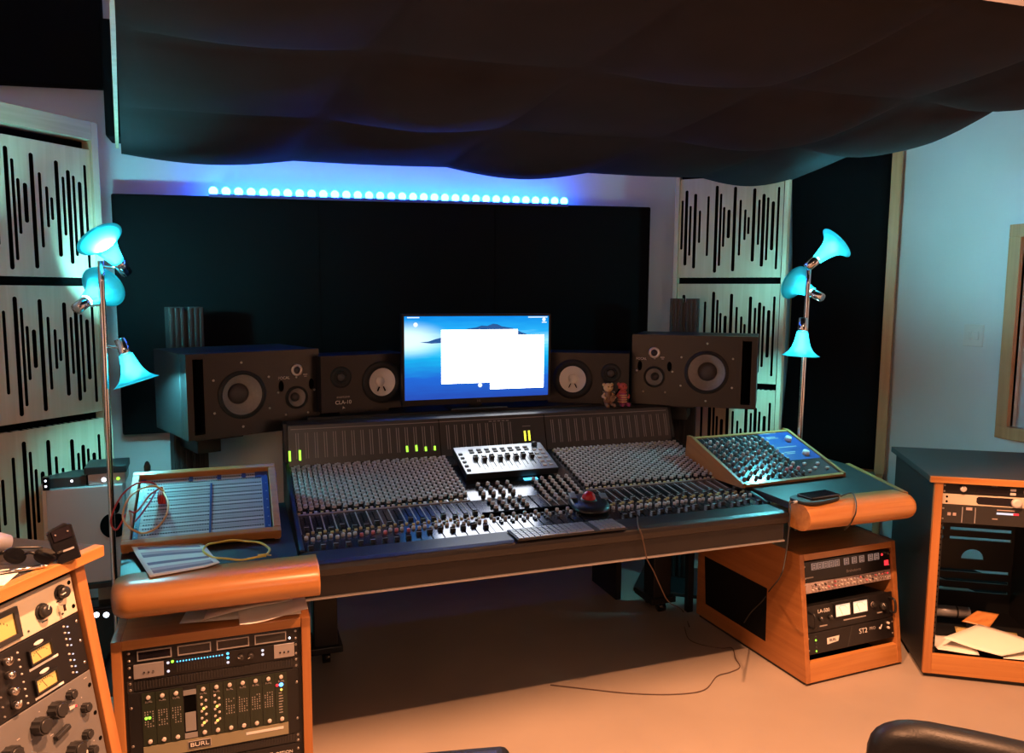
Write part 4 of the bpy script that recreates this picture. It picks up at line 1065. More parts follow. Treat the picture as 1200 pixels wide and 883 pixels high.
t_ = G().box(-.085, -.020, -.0055, -.004, .010, .034).build('badge', 'logod', d)
G().box(-.083, -.022, -.0062, -.0055, .012, .032).build('badge_plate', 'dgrey', t_)
text(t_, 'BURL', (-.0525, -.0064, .022), .018, 'logo', sx=1.25)
G().box(.08, .19, -.0048, -.004, .022, .030).build('printed_legend', 'logo', d)
mw_ = .41/11
for k in range(11):
    x0 = -.205+k*mw_; x = x0+mw_/2
    if k == 3:
        m_ = G().box(x0+.002, x0+mw_-.002, -.001, 0, .042, .185).build('open_bay', 'hole', d)
        G().box(x0+.004, x0+mw_-.004, -.003, -.001, .066, .125).box(x0+.001, x0+mw_-.001, -.004, -.001, .044, .060).box(x0+.001, x0+mw_-.001, -.004, -.001, .18, .195).build('blank_plate', 'silver', m_)
        continue
    m_ = G().box(x0+.0008, x0+mw_-.0008, -.003, 0, .042, .205).build('module', 'green', d)
    for zz in (.055, .192): knob(m_, x, zz, .0062, .006, 'knobp', -.003, 'thumb_screw')
    text(m_, 'BURL', (x, -.0034, .178), .008, 'logod')
    g = G(); rr = random.Random(k)
    if k in (4, 5):
        for q in range(9): g.lathe([(.0042, 0), (.003, .003)], (x-.006+.012*(q % 2), -.003, .078+q*.011), (0, -1, 0), 8)
        g.build('toggle_row', 'knobp', m_)
        for zz in (.085, .13): led(m_, x, zz, .0045, 'leda', -.003)
    elif k == 10:
        for q in range(8): g.box(x-.008, x+.006*rr.random(), -.0035, -.003, .075+q*.009, .0775+q*.009)
        g.build('printed_legend', 'logod', m_)
        led(m_, x, .166, .007, 'ledb', -.003); led(m_, x-.012, .166, .005, 'redbtn', -.003); led(m_, x, .15, .004, 'leda', -.003)
    else:
        for a in range(4):
            for b in range(7): 
                if rr.random() < .8: g.box(x-.012+a*.007, x-.0095+a*.007, -.0036, -.003, .10+b*.0075, .1035+b*.0075)
        g.build('printed_legend', 'logod', m_)
        if k == 0:
            for q in (-.008, .001): led(m_, x+q, .128, .0045, 'ledg', -.003)
mount(d, RW, H_)
z -= .034; vent('ribbed black vent panel below the module frame in the left low rack', z, .033)
z -= .088; d = device('interface_unit', 'plain black rack unit with white lettering at the bottom of the left low rack', lr(z), RW, .087, .3, 'satin')
text(d, 'OPTION', (.19, -.001, .062), .014, 'logo'); led(d, .147, .060, .009, 'knobp', name='button', sq=True); led(d, .147, .03, .005, 'ledw2'); mount(d, RW, .087)
for k in range(4): knob(d, -.18+k*.06, .045, .012, .014)
z -= .044; d = device('rack_blank', 'plain black blank panel at the very bottom of the left low rack', lr(z), RW, .043, .02, 'dgrey'); mount(d, RW, .043)
# loose papers between the left desk and its rack
def sheet(name, label, P4, mats='paper', group=None, crumple=.004, seed=1, tri=None):
    rr = random.Random(seed); g = G(); N = 8
    ph = rr.uniform(0, 6)
    for j in range(N+1):
        for i in range(N+1):
            u, v = i/N, j/N; p = V(P4[0]).lerp(V(P4[1]), u).lerp(V(P4[3]).lerp(V(P4[2]), u), v)
            p.z += crumple*(1+math.sin(4*u+ph)*math.sin(3*v+ph*2)); g.v.append(tuple(p))
    for j in range(N):
        for i in range(N): k = j*(N+1)+i; g.f.append((k, k+1, k+N+2, k+N+1)); g.m.append(0); g.s.append(True)
    o = g.build(name, mats); so = o.modifiers.new('s', 'SOLIDIFY'); so.thickness = .0012; so.offset = 1
    return tag(o, label, 'paper', group)
gp = 'papers on the left low rack'
sheet('paper_sheet', 'big crumpled sheet of paper lying lowest on the left low rack', [(-.19, 2.40, .605), (.16, 2.36, .605), (.165, 2.60, .605), (-.16, 2.62, .605)], group=gp, seed=3)
sheet('paper_sheet', 'white sheet of paper jutting out over the front right corner of the left low rack', [(-.02, 2.318, .612), (.178, 2.322, .622), (.168, 2.58, .635), (-.03, 2.56, .635)], group=gp, seed=5, crumple=.008)
sheet('paper_sheet', 'grey shadowed sheet of paper topmost of the stack on the left low rack', [(-.12, 2.345, .630), (.135, 2.375, .645), (.15, 2.62, .648), (-.08, 2.61, .645)], group=gp, seed=9, crumple=.006)

# right low rack: slanted front
A = at_z(945, 806, 0); yw = R(2.2)
RX = Matrix.Translation((A.x, A.y, 0)) @ Matrix.Rotation(yw, 4, 'Z')
RWD, RD, RH, SLT = .532, .76, .535, .075
t = thing('rack_cabinet', 'low oak rack cabinet with slanted front under the right side desk', 'rack cabinet', X=RX)
def side_prof(x): return [(x, 0, .012), (x, SLT, RH), (x, RD, RH), (x, RD, .012)]
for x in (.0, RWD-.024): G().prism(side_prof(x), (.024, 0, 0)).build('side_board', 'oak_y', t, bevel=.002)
G().prism([(.024, SLT-.005, RH-.026), (.024, SLT-.001, RH-.0005), (.024, RD, RH-.0005), (.024, RD, RH-.026)], (RWD-.048, 0, 0)).build('top_board', 'oak_x', t)
G().prism([(.024, .002, .013), (.024, .0135, .092), (.024, .035, .092), (.024, .035, .013)], (RWD-.048, 0, 0)).build('bottom_rail', 'oak_x', t)
G().box(.024, RWD-.024, RD-.02, RD-.001, .013, RH-.026).box(.024, RWD-.024, .04, RD-.02, .013, .03).build('back_board', 'hole', t)
G().box(.006, RWD-.006, .02, RD-.02, 0, .013).build('plinth', 'black', t)
vt = [RX.inverted() @ at_P(x, y, A, RX.col[0].to_3d()) for x, y in ((826, 652), (899, 690), (897, 752), (827, 708))]
G().prism([(-.001, p.y, max(.05, min(RH-.05, p.z))) for p in vt], (.003, 0, 0)).build('side_vent', 'fabric', t)
e2 = V((0, SLT, RH)).normalized(); RF = RX @ frame((RWD/2, 0, 0), (1, 0, 0), e2, V((0, RH, -SLT)).normalized() @ Matrix.Identity(3))
RF = RX @ frame((RWD/2, 0, .0), (1, 0, 0), V((0, RH, -SLT+.0)).normalized(), e2)   # x right, y into the rack, z up the slant
def rr_(z, y=.010): return RF @ Matrix.Translation((0, y, z))
z = .506
z -= .088; d = device('clock_display_unit', 'black rack unit with pale digit windows atop the right low rack', rr_(z), RW, .087, .2, 'satin')
for k, x in enumerate((-.185, -.154, -.123, -.092, -.060, -.008, .036, .078, .128, .163)):
    w_ = .0135; o = G().box(x-w_, x+w_, -.003, 0, .050, .078).build('digit_window', 'seg', d)
    g = G()
    for (a, b, c, e) in ((-.006, .006, .0735, .0755), (-.006, .006, .063, .065), (-.006, .006, .0525, .0545), (-.0075, -.0055, .054, .075), (.0055, .0075, .054, .075)): g.box(x+a, x+b, -.0036, -.003, c, e)
    g.build('digit', 'dgrey', o)
led(d, .195, .068, .006, 'redbtn'); G().box(.216, .232, -.012, 0, .070, .078).build('toggle_switch', 'chrome', d)
led(d, .217, .030, .011, 'redbtn', name='button', sq=True); text(d, 'Brainstorm', (.03, -.001, .022), .018, 'logod'); G().box(-.23, -.19, -.001, 0, .018, .023).build('printed_legend', 'logod', d); mount(d, RW, .087)
z -= .045; d = device('effects_processor', 'pinkish rack unit crowded with tiny knobs in the right low rack', rr_(z), RW, .044, .2, 'pinkp')
rr2 = random.Random(4)
for k in range(24):
    for q in (0, 1): knob(d, -.20+k*.0175, .014+q*.017+.003*(k % 2), .0042, .009, rr2.choice(['knobp', 'knobp', 'chrome', 'knobd', 'knobred']), seg=8)
led(d, .222, .030, .004, 'redbtn'); mount(d, RW, .044)
z -= .050
z -= .112; d = device('compressor', 'black rack unit with two lit white meters in the right low rack', rr_(z), RW, .110, .25, 'satin')
for x in (-.045, .052): vu(d, x, .072, .082, .050, 'meterw', 'black')
text(d, 'LA-500', (-.145, -.001, .082), .022, 'logo'); led(d, .128, .068, .013, 'pinkp'); G().lathe([(.011, 0), (.009, .012)], (.128, 0, .068), (0, -1, 0), 16).build('knob', 'knobd', d)
for x in (-.165, -.115): knob(d, x, .052, .010, .014)
knob(d, .18, .055, .016, .018)
for a_, b_, c_ in ((-.04, .085, .024), (-.17, -.13, .018), (.15, .18, .026)): G().box(a_, b_, -.001, 0, c_, c_+.005).build('printed_legend', 'logod', d)
for sx in (-1, 1): G().tube([(sx*.222, 0, .025), (sx*.222, -.03, .03), (sx*.222, -.03, .08), (sx*.222, 0, .085)], .005, 8).build('handle', 'black', d)
z -= .090; d = device('reverb_unit', 'black rack unit with white lettering, lowest in the right low rack', rr_(z), RW, .088, .25, 'satin')
text(d, 'ST2', (.065, -.001, .055), .030, 'logo'); text(d, 'PRO', (.118, -.001, .058), .018, 'logod')
G().prism([(-.135, -.001, .030), (-.075, -.001, .036), (-.068, -.001, .058), (-.135, -.001, .056)], (0, .001, 0)).build('badge', 'logo', d); text(d, 'BURL', (-.104, -.0016, .045), .016, 'dgrey')
for k, m_ in enumerate(('dgrey', 'ledg', 'dgrey', 'dgrey')): led(d, -.195, .072-.015*k, .0045, m_)
G().prism([(-.03, -.002, .002), (-.022, -.002, .002), (.008, -.002, .086), (0, -.002, .086)], (0, .002, 0)).build('stripe', 'dgrey', d)
G().prism([(.155, -.001, .05), (.165, -.001, .046), (.176, -.001, .066), (.170, -.001, .066), (.163, -.001, .055), (.158, -.001, .058)], (0, .001, 0)).build('tick_mark', 'logo', d)
for zz in (.048, .068): knob(d, .205, zz, .006, .01, 'knobp')
led(d, -.195, .012, .004, 'ledg'); mount(d, RW, .088)

# right tall rack, turned towards the room
TA = at_z(1080, 793, 0); TB = at_X(1085, 555, TA.x)
e1 = (at_z(1200, 806, 0)-TA); e1.z = 0; e1.normalize(); TX = frame((TA.x, TA.y, 0), e1, (-e1.y, e1.x, 0), (0, 0, 1))
TH, TW, TD = TB.z, .550, .60
t = thing('rack_cabinet', 'tall black rack cabinet with oak front frame at the right edge', 'rack cabinet', X=TX)
for x in (0, TW-.022): G().box(x, x+.022, .012, TD, .02, TH-.024).build('side_board', 'black', t)
for x in (0, TW-.032): G().box(x, x+.032, -.008, .012, .02, TH-.024).build('front_post', 'oak_z', t, bevel=.002)
G().box(-.02, TW+.02, -.014, .0, TH-.026, TH).build('top_edge', 'oak_x', t, bevel=.002)
G().box(-.02, TW+.02, .0, TD+.02, TH-.025, TH).build('top_board', 'dgrey', t, bevel=.002)
G().box(.032, TW-.032, -.006, .012, .02, .105).build('bottom_rail', 'oak_x', t, bevel=.002)
G().box(.022, TW-.022, .012, TD-.02, .07, .09).build('shelf', 'black', t)
G().box(.01, TW-.01, .01, TD-.01, 0, .02).build('plinth', 'black', t)
g = G()      # back board with long vent slots and a half round hole
cuts = [(.482, .498), (.438, .452), (.278, .293), (.230, .245), (.183, .198)]
zz = .09; xl, xr = .10, TW-.035
hz0, hz1 = .330, .400
pieces = []
g = G(); zz = .09
def slab(z0, z1):
    if z1 > z0: g.box(xl, xr, TD-.03, TD-.02, z0, z1)
order = sorted(cuts); zz = .09
for a, b in order:
    if zz < hz0 and a > hz1:
        slab(zz, hz0); slab(hz1, a)
        cx_, rr3 = .355, .050; arc = [(cx_+rr3*math.cos(R(q)), TD-.03, hz0+.014+rr3*1.0*math.sin(R(q))) for q in range(0, 181, 15)]
        g.prism([(xl, TD-.03, hz0), (cx_-rr3, TD-.03, hz0), (cx_-rr3, TD-.03, hz0+.014)] + [(p[0], p[1], p[2]) for p in arc[::-1][1:7]] + [(cx_, TD-.03, hz1), (xl, TD-.03, hz1)], (0, .01, 0))
        g.prism([(xr, TD-.03, hz0), (cx_+rr3, TD-.03, hz0), (cx_+rr3, TD-.03, hz0+.014)] + [(p[0], p[1], p[2]) for p in arc[1:7]] + [(cx_, TD-.03, hz1), (xr, TD-.03, hz1)], (0, .01, 0))
        g.box(cx_-rr3, cx_+rr3, TD-.03, TD-.02, hz0, hz0+.014)
    else: slab(zz, a)
    if a > .4: g.box(.225, .250, TD-.03, TD-.02, a, b)
    zz = b
slab(zz, TH-.03)
g.box(.022, xl, TD-.03, TD-.02, .09, TH-.03).box(xr, TW-.022, TD-.03, TD-.02, .09, TH-.03)
g.build('back_board', 'black', t)
for x in (.034, TW-.046): 
    g = G().box(x, x+.012, .014, .03, .105, TH-.03)
    for k in range(30): g.box(x+.003, x+.009, .0132, .014, .12+k*.0225, .127+k*.0225, 1)
    g.build('rack_rail', ['dgrey', 'hole'], t)
TF = TX @ Matrix.Translation((TW/2, .012, 0))
def tr_(z): return TF @ Matrix.Translation((0, 0, z))
z = TH-.030
z -= .044; d = device('preamp_unit', 'black rack unit with round pale knobs atop the right tall rack', tr_(z), RW, .0435, .3, 'satin')
knob(d, -.165, .024, .0125, .014, 'knobp', ptr='knobp'); G().box(-.115, .0, -.001, 0, .008, .038).build('display', 'display', d)
for q in (.013, .030): G().box(.008, .028, -.006, 0, q-.005, q+.005).build('button', 'knobp', d, bevel=.001)
knob(d, .072, .023, .0165, .016, 'knobp', ptr='knobp')
for c in range(2):
    for q in range(3): led(d, .105+c*.020, .010+q*.013, .0055, 'knobp', name='button')
text(d, 'universal', (-.05, -.0012, .041), .006, 'logod'); mount(d, RW, .0435)
z -= .045; d = device('reverb_processor', 'cream rack unit with a black display in the right tall rack', tr_(z), RW, .0445, .3, 'cream')
G().prism([(-.105, -.002, .008), (-.112, -.002, .016), (-.112, -.002, .032), (-.105, -.002, .039), (.03, -.002, .039), (.03, -.002, .006)], (0, .002, 0)).build('display', 'display', d)
knob(d, .032, .022, .0195, .018, 'knobp', ptr='knobp'); 
for k in range(4): knob(d, .085+k*.033, .020, .009, .013, 'cream', ptr='grey')
for q in (.012, .032): screw(d, -.222, q, .005, m='hole')
z -= .078; d = device('amplifier_unit', 'brownish black rack unit with a white and red meter in the right tall rack', tr_(z), RW, .077, .3, 'dgrey')
for x in (-.163, -.115): G().box(x, x+.003, -.003, 0, .005, .07).build('divider', 'alu', d)
o = G().box(-.035, .035, -.002, 0, .048, .056).build('meter', 'ledw2', d); G().box(.025, .045, -.0022, 0, .048, .056).build('red_zone', 'redbtn', o)
for a_, b_, c_, e_ in ((-.035, .03, .064, .068), (-.05, -.03, .026, .030), (-.148, -.125, .058, .070)): G().box(a_, b_, -.001, 0, c_, e_).build('printed_legend', 'pinkp', d)
for x in (-.21, -.19): led(d, x, .038, .006, 'pinkp', name='button', sq=True)
mount(d, RW, .077)
g = G().tube([TF @ V((-.20, .30, .66)), TF @ V((-.19, .42, .60)), TF @ V((-.12, .50, .62)), TF @ V((-.05, .52, .66)), TF @ V((.02, .40, .68))], .007).tube([TF @ V((-.22, .32, .64)), TF @ V((-.15, .50, .57)), TF @ V((-.08, .52, .60)), TF @ V((-.02, .40, .67))], .006)
tag(g.build('cable_bundle', 'rubber'), 'black cables hanging inside the right tall rack below its units', 'cable')
# things on its shelf
gp = 'papers in the right tall rack'
def tf(x, y, z): return TF @ V((x, y, z))
sheet('paper_sheet', 'large white sheet slanting on top of the papers in the right tall rack', [tf(-.19, .03, .155), tf(.02, -.01, .118), tf(.22, .08, .140), tf(.0, .20, .165)], group=gp, seed=2)
sheet('paper_sheet', 'pale curled paper lowest at the left of the papers in the right tall rack', [tf(-.215, .0, .107), tf(-.06, -.004, .107), tf(-.05, .14, .107), tf(-.215, .14, .118)], group=gp, seed=4, crumple=.010)
sheet('envelope', 'orange brown envelope standing out behind the papers in the right tall rack', [tf(-.06, .22, .162), tf(.04, .19, .158), tf(.10, .26, .195), tf(.02, .28, .195)], mats='oak_x', seed=6, crumple=.002)
sheet('paper_sheet', 'yellow sheet of paper under the white one in the right tall rack', [tf(-.11, .10, .128), tf(.12, .06, .118), tf(.16, .22, .128), tf(-.08, .24, .128)], mats='gold', group=gp, seed=8)
sheet('paper_sheet', 'white sheet of paper lying at the front right of the right tall rack shelf', [tf(.03, .0, .108), tf(.22, .0, .108), tf(.22, .14, .110), tf(.08, .12, .110)], group=gp, seed=12, crumple=.002)
G_ = G().box(-.16, .0, 0, .0, 0, 0) if False else None
X_ = TF @ Matrix.Translation((-.155, .36, .152))
t = thing('paper_roll', 'pale grey paper roll lying behind the papers in the right tall rack', 'roll', X=X_)
G().lathe([(.020, 0), (.026, .0), (.026, .17), (.020, .17)], (0, 0, 0), (1, 0, 0), 20, cap=False).lathe([(.020, 0), (.020, .17)], (0, 0, 0), (1, 0, 0), 20, cap=False).build('roll', 'alu', t)
G().lathe([(.0268, .112), (.0268, .120)], (0, 0, 0), (1, 0, 0), 20, cap=False).build('band', 'dgrey', t)
G().box(.0, .012, -.03, .03, -.062, -.02).box(.15, .162, -.03, .03, -.062, -.02).build('rest', 'black', t)

# ---------------------------------------------------------------- slanted rack at the left edge
P0 = EYEP+ray(82, 672)*1.70; yw, sl = R(58), R(9.5)
e1 = V((math.cos(yw), math.sin(yw), 0)); nh = V((math.sin(yw), -math.cos(yw), 0))
e2 = V((0, 0, 1))*math.cos(sl)-nh*math.sin(sl); e3 = e2.cross(e1)*-1
e3 = -(e1.cross(e2))
if e3.dot(nh) > 0: e3 = -e3
SF = frame(P0-e1*RW/2, e1, e3, e2)         # face frame: z runs down negative from the top of the first unit
BX = frame((P0.x, P0.y, 0), e1, -nh, (0, 0, 1)); iB = BX.inverted()
t = thing('rack_cabinet', 'slanted oak rack cabinet with black top at the left edge', 'rack cabinet', X=BX)
hT = P0.z; tn = math.tan(sl)
def yz(z, off=0): return (-(hT-z)*tn-off, z)
def post(x0, x1):
    a = [(x0, yz(z, .012)[0], z) for z in (0.0, hT+.022)] + [(x0, .60, hT+.022), (x0, .60, 0)]
    return G().prism(a, (x1-x0, 0, 0))
for x0, x1 in ((.003, .031), (-RW-.031, -RW-.003)):
    a = [(x0, yz(.0, .012)[0], 0), (x0, yz(hT+.022, .012)[0], hT+.022), (x0, yz(hT+.022, -.012)[0], hT+.022), (x0, yz(0, -.012)[0], 0)]
    G().prism(a, (x1-x0, 0, 0)).build('front_post', 'oak_z', t, bevel=.002)
    a = [(x0, yz(.0, -.012)[0], 0), (x0, yz(hT+.022, -.012)[0], hT+.022), (x0, .5, hT+.022), (x0, .5, 0)]
    G().prism(a, (x1-x0, 0, 0)).build('side_board', 'black', t)
G().box(-RW-.06, .060, -.040, -.015, hT+.022, hT+.048).build('top_edge', 'oak_x', t, bevel=.002)
G().box(-RW-.06, .060, -.015, .53, hT+.023, hT+.047).build('top_board', 'dgrey', t, bevel=.002)
G().box(-RW-.003, .003, .48, .5, .0, hT+.02).build('back_board', 'hole', t)
G().box(-RW-.002, .002, .012, .03, hT+.001, hT+.022).build('header', 'dgrey', t)
def sf(z): return SF @ Matrix.Translation((0, 0, z))
d = device('leveling_amplifier', 'cream rack unit with a lit amber meter in the slanted left rack', sf(-.0885), RW, .088, .2, 'cream')
vu(d, .033, .042, .095, .044, 'meter', 'dgrey', fw=.010)
knob(d, .205, .058, .0135, .018, 'knobd', skirt=1.25); knob(d, .150, .038, .0135, .018, 'knobd', skirt=1.3)
knob(d, -.10, .042, .018, .02, 'knobd', skirt=1.3)
G().box(.190, .197, -.016, 0, .020, .034).build('toggle_switch', 'chrome', d)
for zz in (.016, .070): screw(d, .232, zz, .005, m='hole')
for x in (.11, .09, .2): led(d, x, .012, .0025, 'dgrey', name='screw')
G().box(.19, .205, -.0006, 0, .04, .043).box(.145, .16, -.0006, 0, .014, .017).build('printed_legend', 'dgrey', d)
d = device('dual_compressor', 'black rack unit with two small lit amber meters in the slanted left rack', sf(-.2225), RW, .133, .2, 'satin')
for q, zz in enumerate((.092, .030)):
    vu(d, .125, zz, .052, .026, 'meter', 'black', fw=.004)
    G().box(.094, .168, -.001, 0, zz-.026, zz-.021).build('name_strip', 'logo', d)
    G().lathe([(.010, 0), (.007, .001)], (0, 0, 0), (0, -1, 0), 12, 0, Matrix.Translation((.128, 0, zz+.022)) @ Matrix.Diagonal((1.5, 1, .5, 1))).build('badge', 'logo', d)
    for k in range(4): led(d, .195, zz+.026-k*.014, .0028, 'knobp', name='button')
    for k in range(4): led(d, .205, zz+.022-k*.014, .002, 'ledw2')
    for k, zk in enumerate((.016, -.012)): knob(d, .045, zz+zk+.004, .0088, .016, 'chrome'); 
    for k in range(4): led(d, .075, zz+.024-k*.015, .0025, 'knobp', name='button')
    for k in range(3): led(d, .020, zz+.02-k*.02, .003, 'grey', name='button')
    knob(d, -.03, zz-.002, .0125, .018, 'chrome', skirt=1.3); knob(d, -.11, zz-.002, .0125, .018, 'chrome', skirt=1.3)
for zz in (.02, .07, .115): screw(d, .232, zz, .004)
d = device('equalizer', 'grey rack unit with many black fluted knobs in the slanted left rack', sf(-.4905), RW, .267, .2, 'grey')
for (x, z_, r) in ((.175, .242, .011), (.130, .232, .0185), (.085, .222, .0185), (.205, .196, .011), (.135, .180, .0), (.065, .155, .0185), (.01, .205, .0185), (.155, .128, .0185), (.195, .14, .011), (-.03, .15, .0185), (.10, .09, .0185), (.04, .085, .0185), (-.06, .21, .0185), (-.13, .205, .0185), (-.11, .14, .0185), (.18, .06, .0185), (.11, .03, .0185), (.20, .10, .011), (-.18, .19, .012), (-.05, .08, .0185), (-.13, .07, .0185)):
    if r == 0:
        G().box(-.020, .020, -.012, 0, -.006, .006, 0, Matrix.Translation((x, 0, z_)) @ Matrix.Rotation(R(-12), 4, 'Y')).build('selector_knob', 'knobd', d, bevel=.003); continue
    def fn(g, r=r):
        n = 20; pts = [(r*(1 if k % 2 else .88)*math.cos(2*math.pi*k/n), 0, r*(1 if k % 2 else .88)*math.sin(2*math.pi*k/n)) for k in range(n)]
        g.prism(pts, (0, -r*1.25, 0)); g.lathe([(r*.8, 0), (r*.7, .003)], (0, -r*1.25, 0), (0, -1, 0), 16)
    cpart(('flute', r), fn, 'fluted_knob', ['knobd'], d, (x, 0, z_))
rr4 = random.Random(11); g = G()
for k in range(60):
    x, zq = rr4.uniform(-.2, .22), rr4.uniform(.02, .255); g.box(x, x+rr4.uniform(.003, .010), -.0012, -.0005, zq, zq+.002)
g.build('printed_legend', 'logod', d)
for (x, zq) in ((.17, .215), (.18, .105)): G().box(x-.006, x+.008, -.006, 0, zq-.003, zq+.004).build('button', 'knobp', d); led(d, x+.016, zq-.004, .003, 'redbtn')
for zz in (.05, .11, .17, .235): screw(d, .232, zz, .005, m='hole')
d = device('rack_blank', 'plain grey panel below the equalizer in the slanted left rack', sf(-.80), RW, .30, .05, 'dgrey'); mount(d, RW, .30)
# clutter on its top
top = hT+.0475
def on_top(px, py): return at_z(px, py, top)
p = on_top(82, 658)
X_ = Matrix.Translation(p) @ Matrix.Rotation(R(28), 4, 'Z') @ Matrix.Rotation(R(-10), 4, 'Y') @ Matrix.Rotation(R(-12), 4, 'X')
t = thing('glossy_case', 'dark glossy slab-like case standing tilted on the slanted left rack', 'case', X=X_)
G().prism([(-.023, -.006, 0), (.023, -.006, 0), (.025, -.004, .075), (.012, -.003, .082), (-.012, -.003, .078), (-.025, -.004, .074)], (0, .014, 0)).build('shell', 'gloss', t, bevel=.003)
G().box(-.018, .018, -.0068, -.006, .050, .074).build('screen', 'display', t); G().box(-.008, .014, -.0075, -.006, .024, .028).build('label_strip', 'alu', t)
for x in (-.012, .012): G().ball((x, -.007, .064), .0025, 0, 8).build('lens', 'chrome', t)
p = on_top(36, 662)
X_ = Matrix.Translation(p) @ Matrix.Rotation(R(-20), 4, 'Z')
t = thing('sunglasses', 'dark folded sunglasses lying on the black top of the slanted left rack', 'sunglasses', X=X_)
for sx in (-1, 1):
    G().lathe([(.024, -.001), (.025, .001)], (0, 0, 0), (0, -1, 0), 18, 0, Matrix.Translation((sx*.032, 0, .019)) @ Matrix.Diagonal((1, 1, .72, 1))).build('lens', 'gloss', t)
    G().tube([(sx*.060, 0, .026), (sx*.058, .04, .022), (sx*.02, .075, .012)], .003, 6).build('temple', 'satin', t)
G().tube([(-.010, 0, .024), (0, -.002, .028), (.010, 0, .024)], .003, 6).build('bridge', 'satin', t)
p = on_top(18, 672)
t = thing('pen', 'shiny silver pen on the black top of the slanted left rack', 'pen', X=Matrix.Translation(p+V((0, 0, .0055))) @ Matrix.Rotation(R(12), 4, 'Z'))
G().cyl((-.055, 0, 0), (.045, 0, 0), .0045).lathe([(.0045, .045), (.001, .06)], (0, 0, 0), (1, 0, 0), 12).build('barrel', 'chrome', t)
G().box(-.05, -.01, -.002, .002, .004, .0065).build('clip', 'chrome', t)
p = on_top(-4, 682)
sheet('paper_note', 'small white paper note beside the pen on the slanted left rack', [p+V((-.05, -.03, .0005)), p+V((.02, -.03, .0005)), p+V((.03, .03, .0005)), p+V((-.04, .03, .0005))], crumple=.001)
p = on_top(-2, 652)
t = thing('paper_cup', 'grey paper cup tipped over at the very left on the slanted left rack', 'cup', X=Matrix.Translation(p+V((-.02, 0, .036))) @ Matrix.Rotation(R(-50), 4, 'Z') @ Matrix.Rotation(R(66), 4, 'X'))
G().lathe([(.001, -.045), (.020, -.045), (.028, .035), (.026, .035), (.019, -.04), (.001, -.04)], (0, 0, 0), (0, 0, 1), 24, cap=False).build('cup', 'alu', t)

# ---------------------------------------------------------------- computer tower and boxes behind the left desk
YT = 3.36
a, b = at_Y(60, 578, YT), at_Y(141, 572, YT); bt = at_Y(100, 690, YT).z
tw = .49; TWX = Matrix.Translation((a.x, YT, 0)) @ Matrix.Rotation(R(3), 4, 'Z')
TWX = Matrix.Translation((a.x-.03, YT+.05, bt)) @ Matrix.Rotation(R(2), 4, 'Z'); hTw = (a.z+b.z)/2-bt; wTw = b.x-a.x+.03
t = thing('computer_tower', 'aluminium computer tower with a dark fruit logo on its side, behind the left lamp', 'computer', X=TWX)
G().box(0, wTw, 0, .13, .0, hTw).build('case', 'alu', t, bevel=.004)
G().box(-.018, 0, .02, .11, .0, hTw+.02).build('handle_strip', 'steel', t, bevel=.003)
lx_, lz_ = wTw*.86, hTw*.58
def apple(s):
    P = []
    for k in range(40):
        q = 2*math.pi*k/40; r = 1-.16*math.exp(-((q-math.pi/2)/.28)**2)-.08*math.exp(-((q-3*math.pi/2)/.25)**2)
        x, z_ = .92*r*math.cos(q), r*math.sin(q)*.98
        dx, dz = x-1.12, z_-.15
        dd = math.hypot(dx, dz)
        if dd < .48: x, z_ = 1.12+dx/dd*.48*(1 if dx < 0 else -1), .15+dz/dd*.48
        P.append((lx_+x*s, -.0012, lz_+z_*s))
    return P
lo_ = G().prism(apple(.055), (0, .0012, 0)).build('logo', 'hole', t)
G().prism([(lx_+.002+.042*.5*math.cos(R(q))*.6+.012, -.0012, lz_+.072+.022*math.sin(R(q))+.010*math.cos(R(q))) for q in range(0, 360, 24)], (0, .0012, 0)).build('logo_leaf', 'hole', t)
TX2 = TWX @ Matrix.Translation((0, 0, hTw))
t = thing('drive_dock', 'grey drive dock with a small white light on the left half of the computer tower', 'drive', X=TX2 @ Matrix.Translation((.0, .02, .001)))
G().box(0, wTw*.52, 0, .14, .0, .040).build('case', 'dgrey', t, bevel=.003); led(t, wTw*.33, .024, .005, 'ledw'); 
t = thing('card_reader', 'small gadget with bright lights at the left end of the computer tower', 'gadget', X=TX2 @ Matrix.Translation((.005, .0, .001)))
G().box(-.012, .012, -.016, .014, 0, .055).build('case', 'gloss', t, bevel=.003)
for q in (.018, .040): led(t, 0, q, .004, 'ledw', -.016)
t = thing('audio_interface', 'silver audio interface with white and green lights on the computer tower', 'audio interface', X=TX2 @ Matrix.Translation((wTw*.54, .02, .001)))
G().box(0, wTw*.50, 0, .15, .0, .045).build('case', 'alu', t, bevel=.003)
led(t, wTw*.21, .020, .009, 'ledw'); led(t, wTw*.40, .020, .007, 'ledg')
t = thing('drive_box', 'flat black box lying on top of the silver audio interface', 'drive', X=TX2 @ Matrix.Translation((wTw*.50, .01, .0475)))
G().box(0, wTw*.56, 0, .16, 0, .030).build('case', 'black', t, bevel=.003)
t = thing('equipment_stand', 'low black stand carrying the computer tower', 'stand', X=TWX @ Matrix.Translation((0, 0, -bt)))
G().box(-.05, wTw+.06, -.01, .14, bt-.022, bt-.001).build('top_board', 'black', t)
for x in (-.05, wTw+.035):
    for y in (-.01, .115): G().box(x, x+.025, y, y+.025, 0, bt-.022).build('leg', 'black', t)
p = at_Y(118, 722, 3.43)
t = thing('power_unit', 'black box with two bright white lights on the floor under the computer tower', 'power unit', X=Matrix.Translation((p.x, 3.43, 0)))
G().box(-.09, .07, .0, .10, .0, p.z+.035).build('case', 'gloss', t, bevel=.012, seg=3)
for px in (113, 124.5): 
    q = at_Y(px, 721, 3.43); led(t, q.x-p.x, q.z, .012, 'ledw')

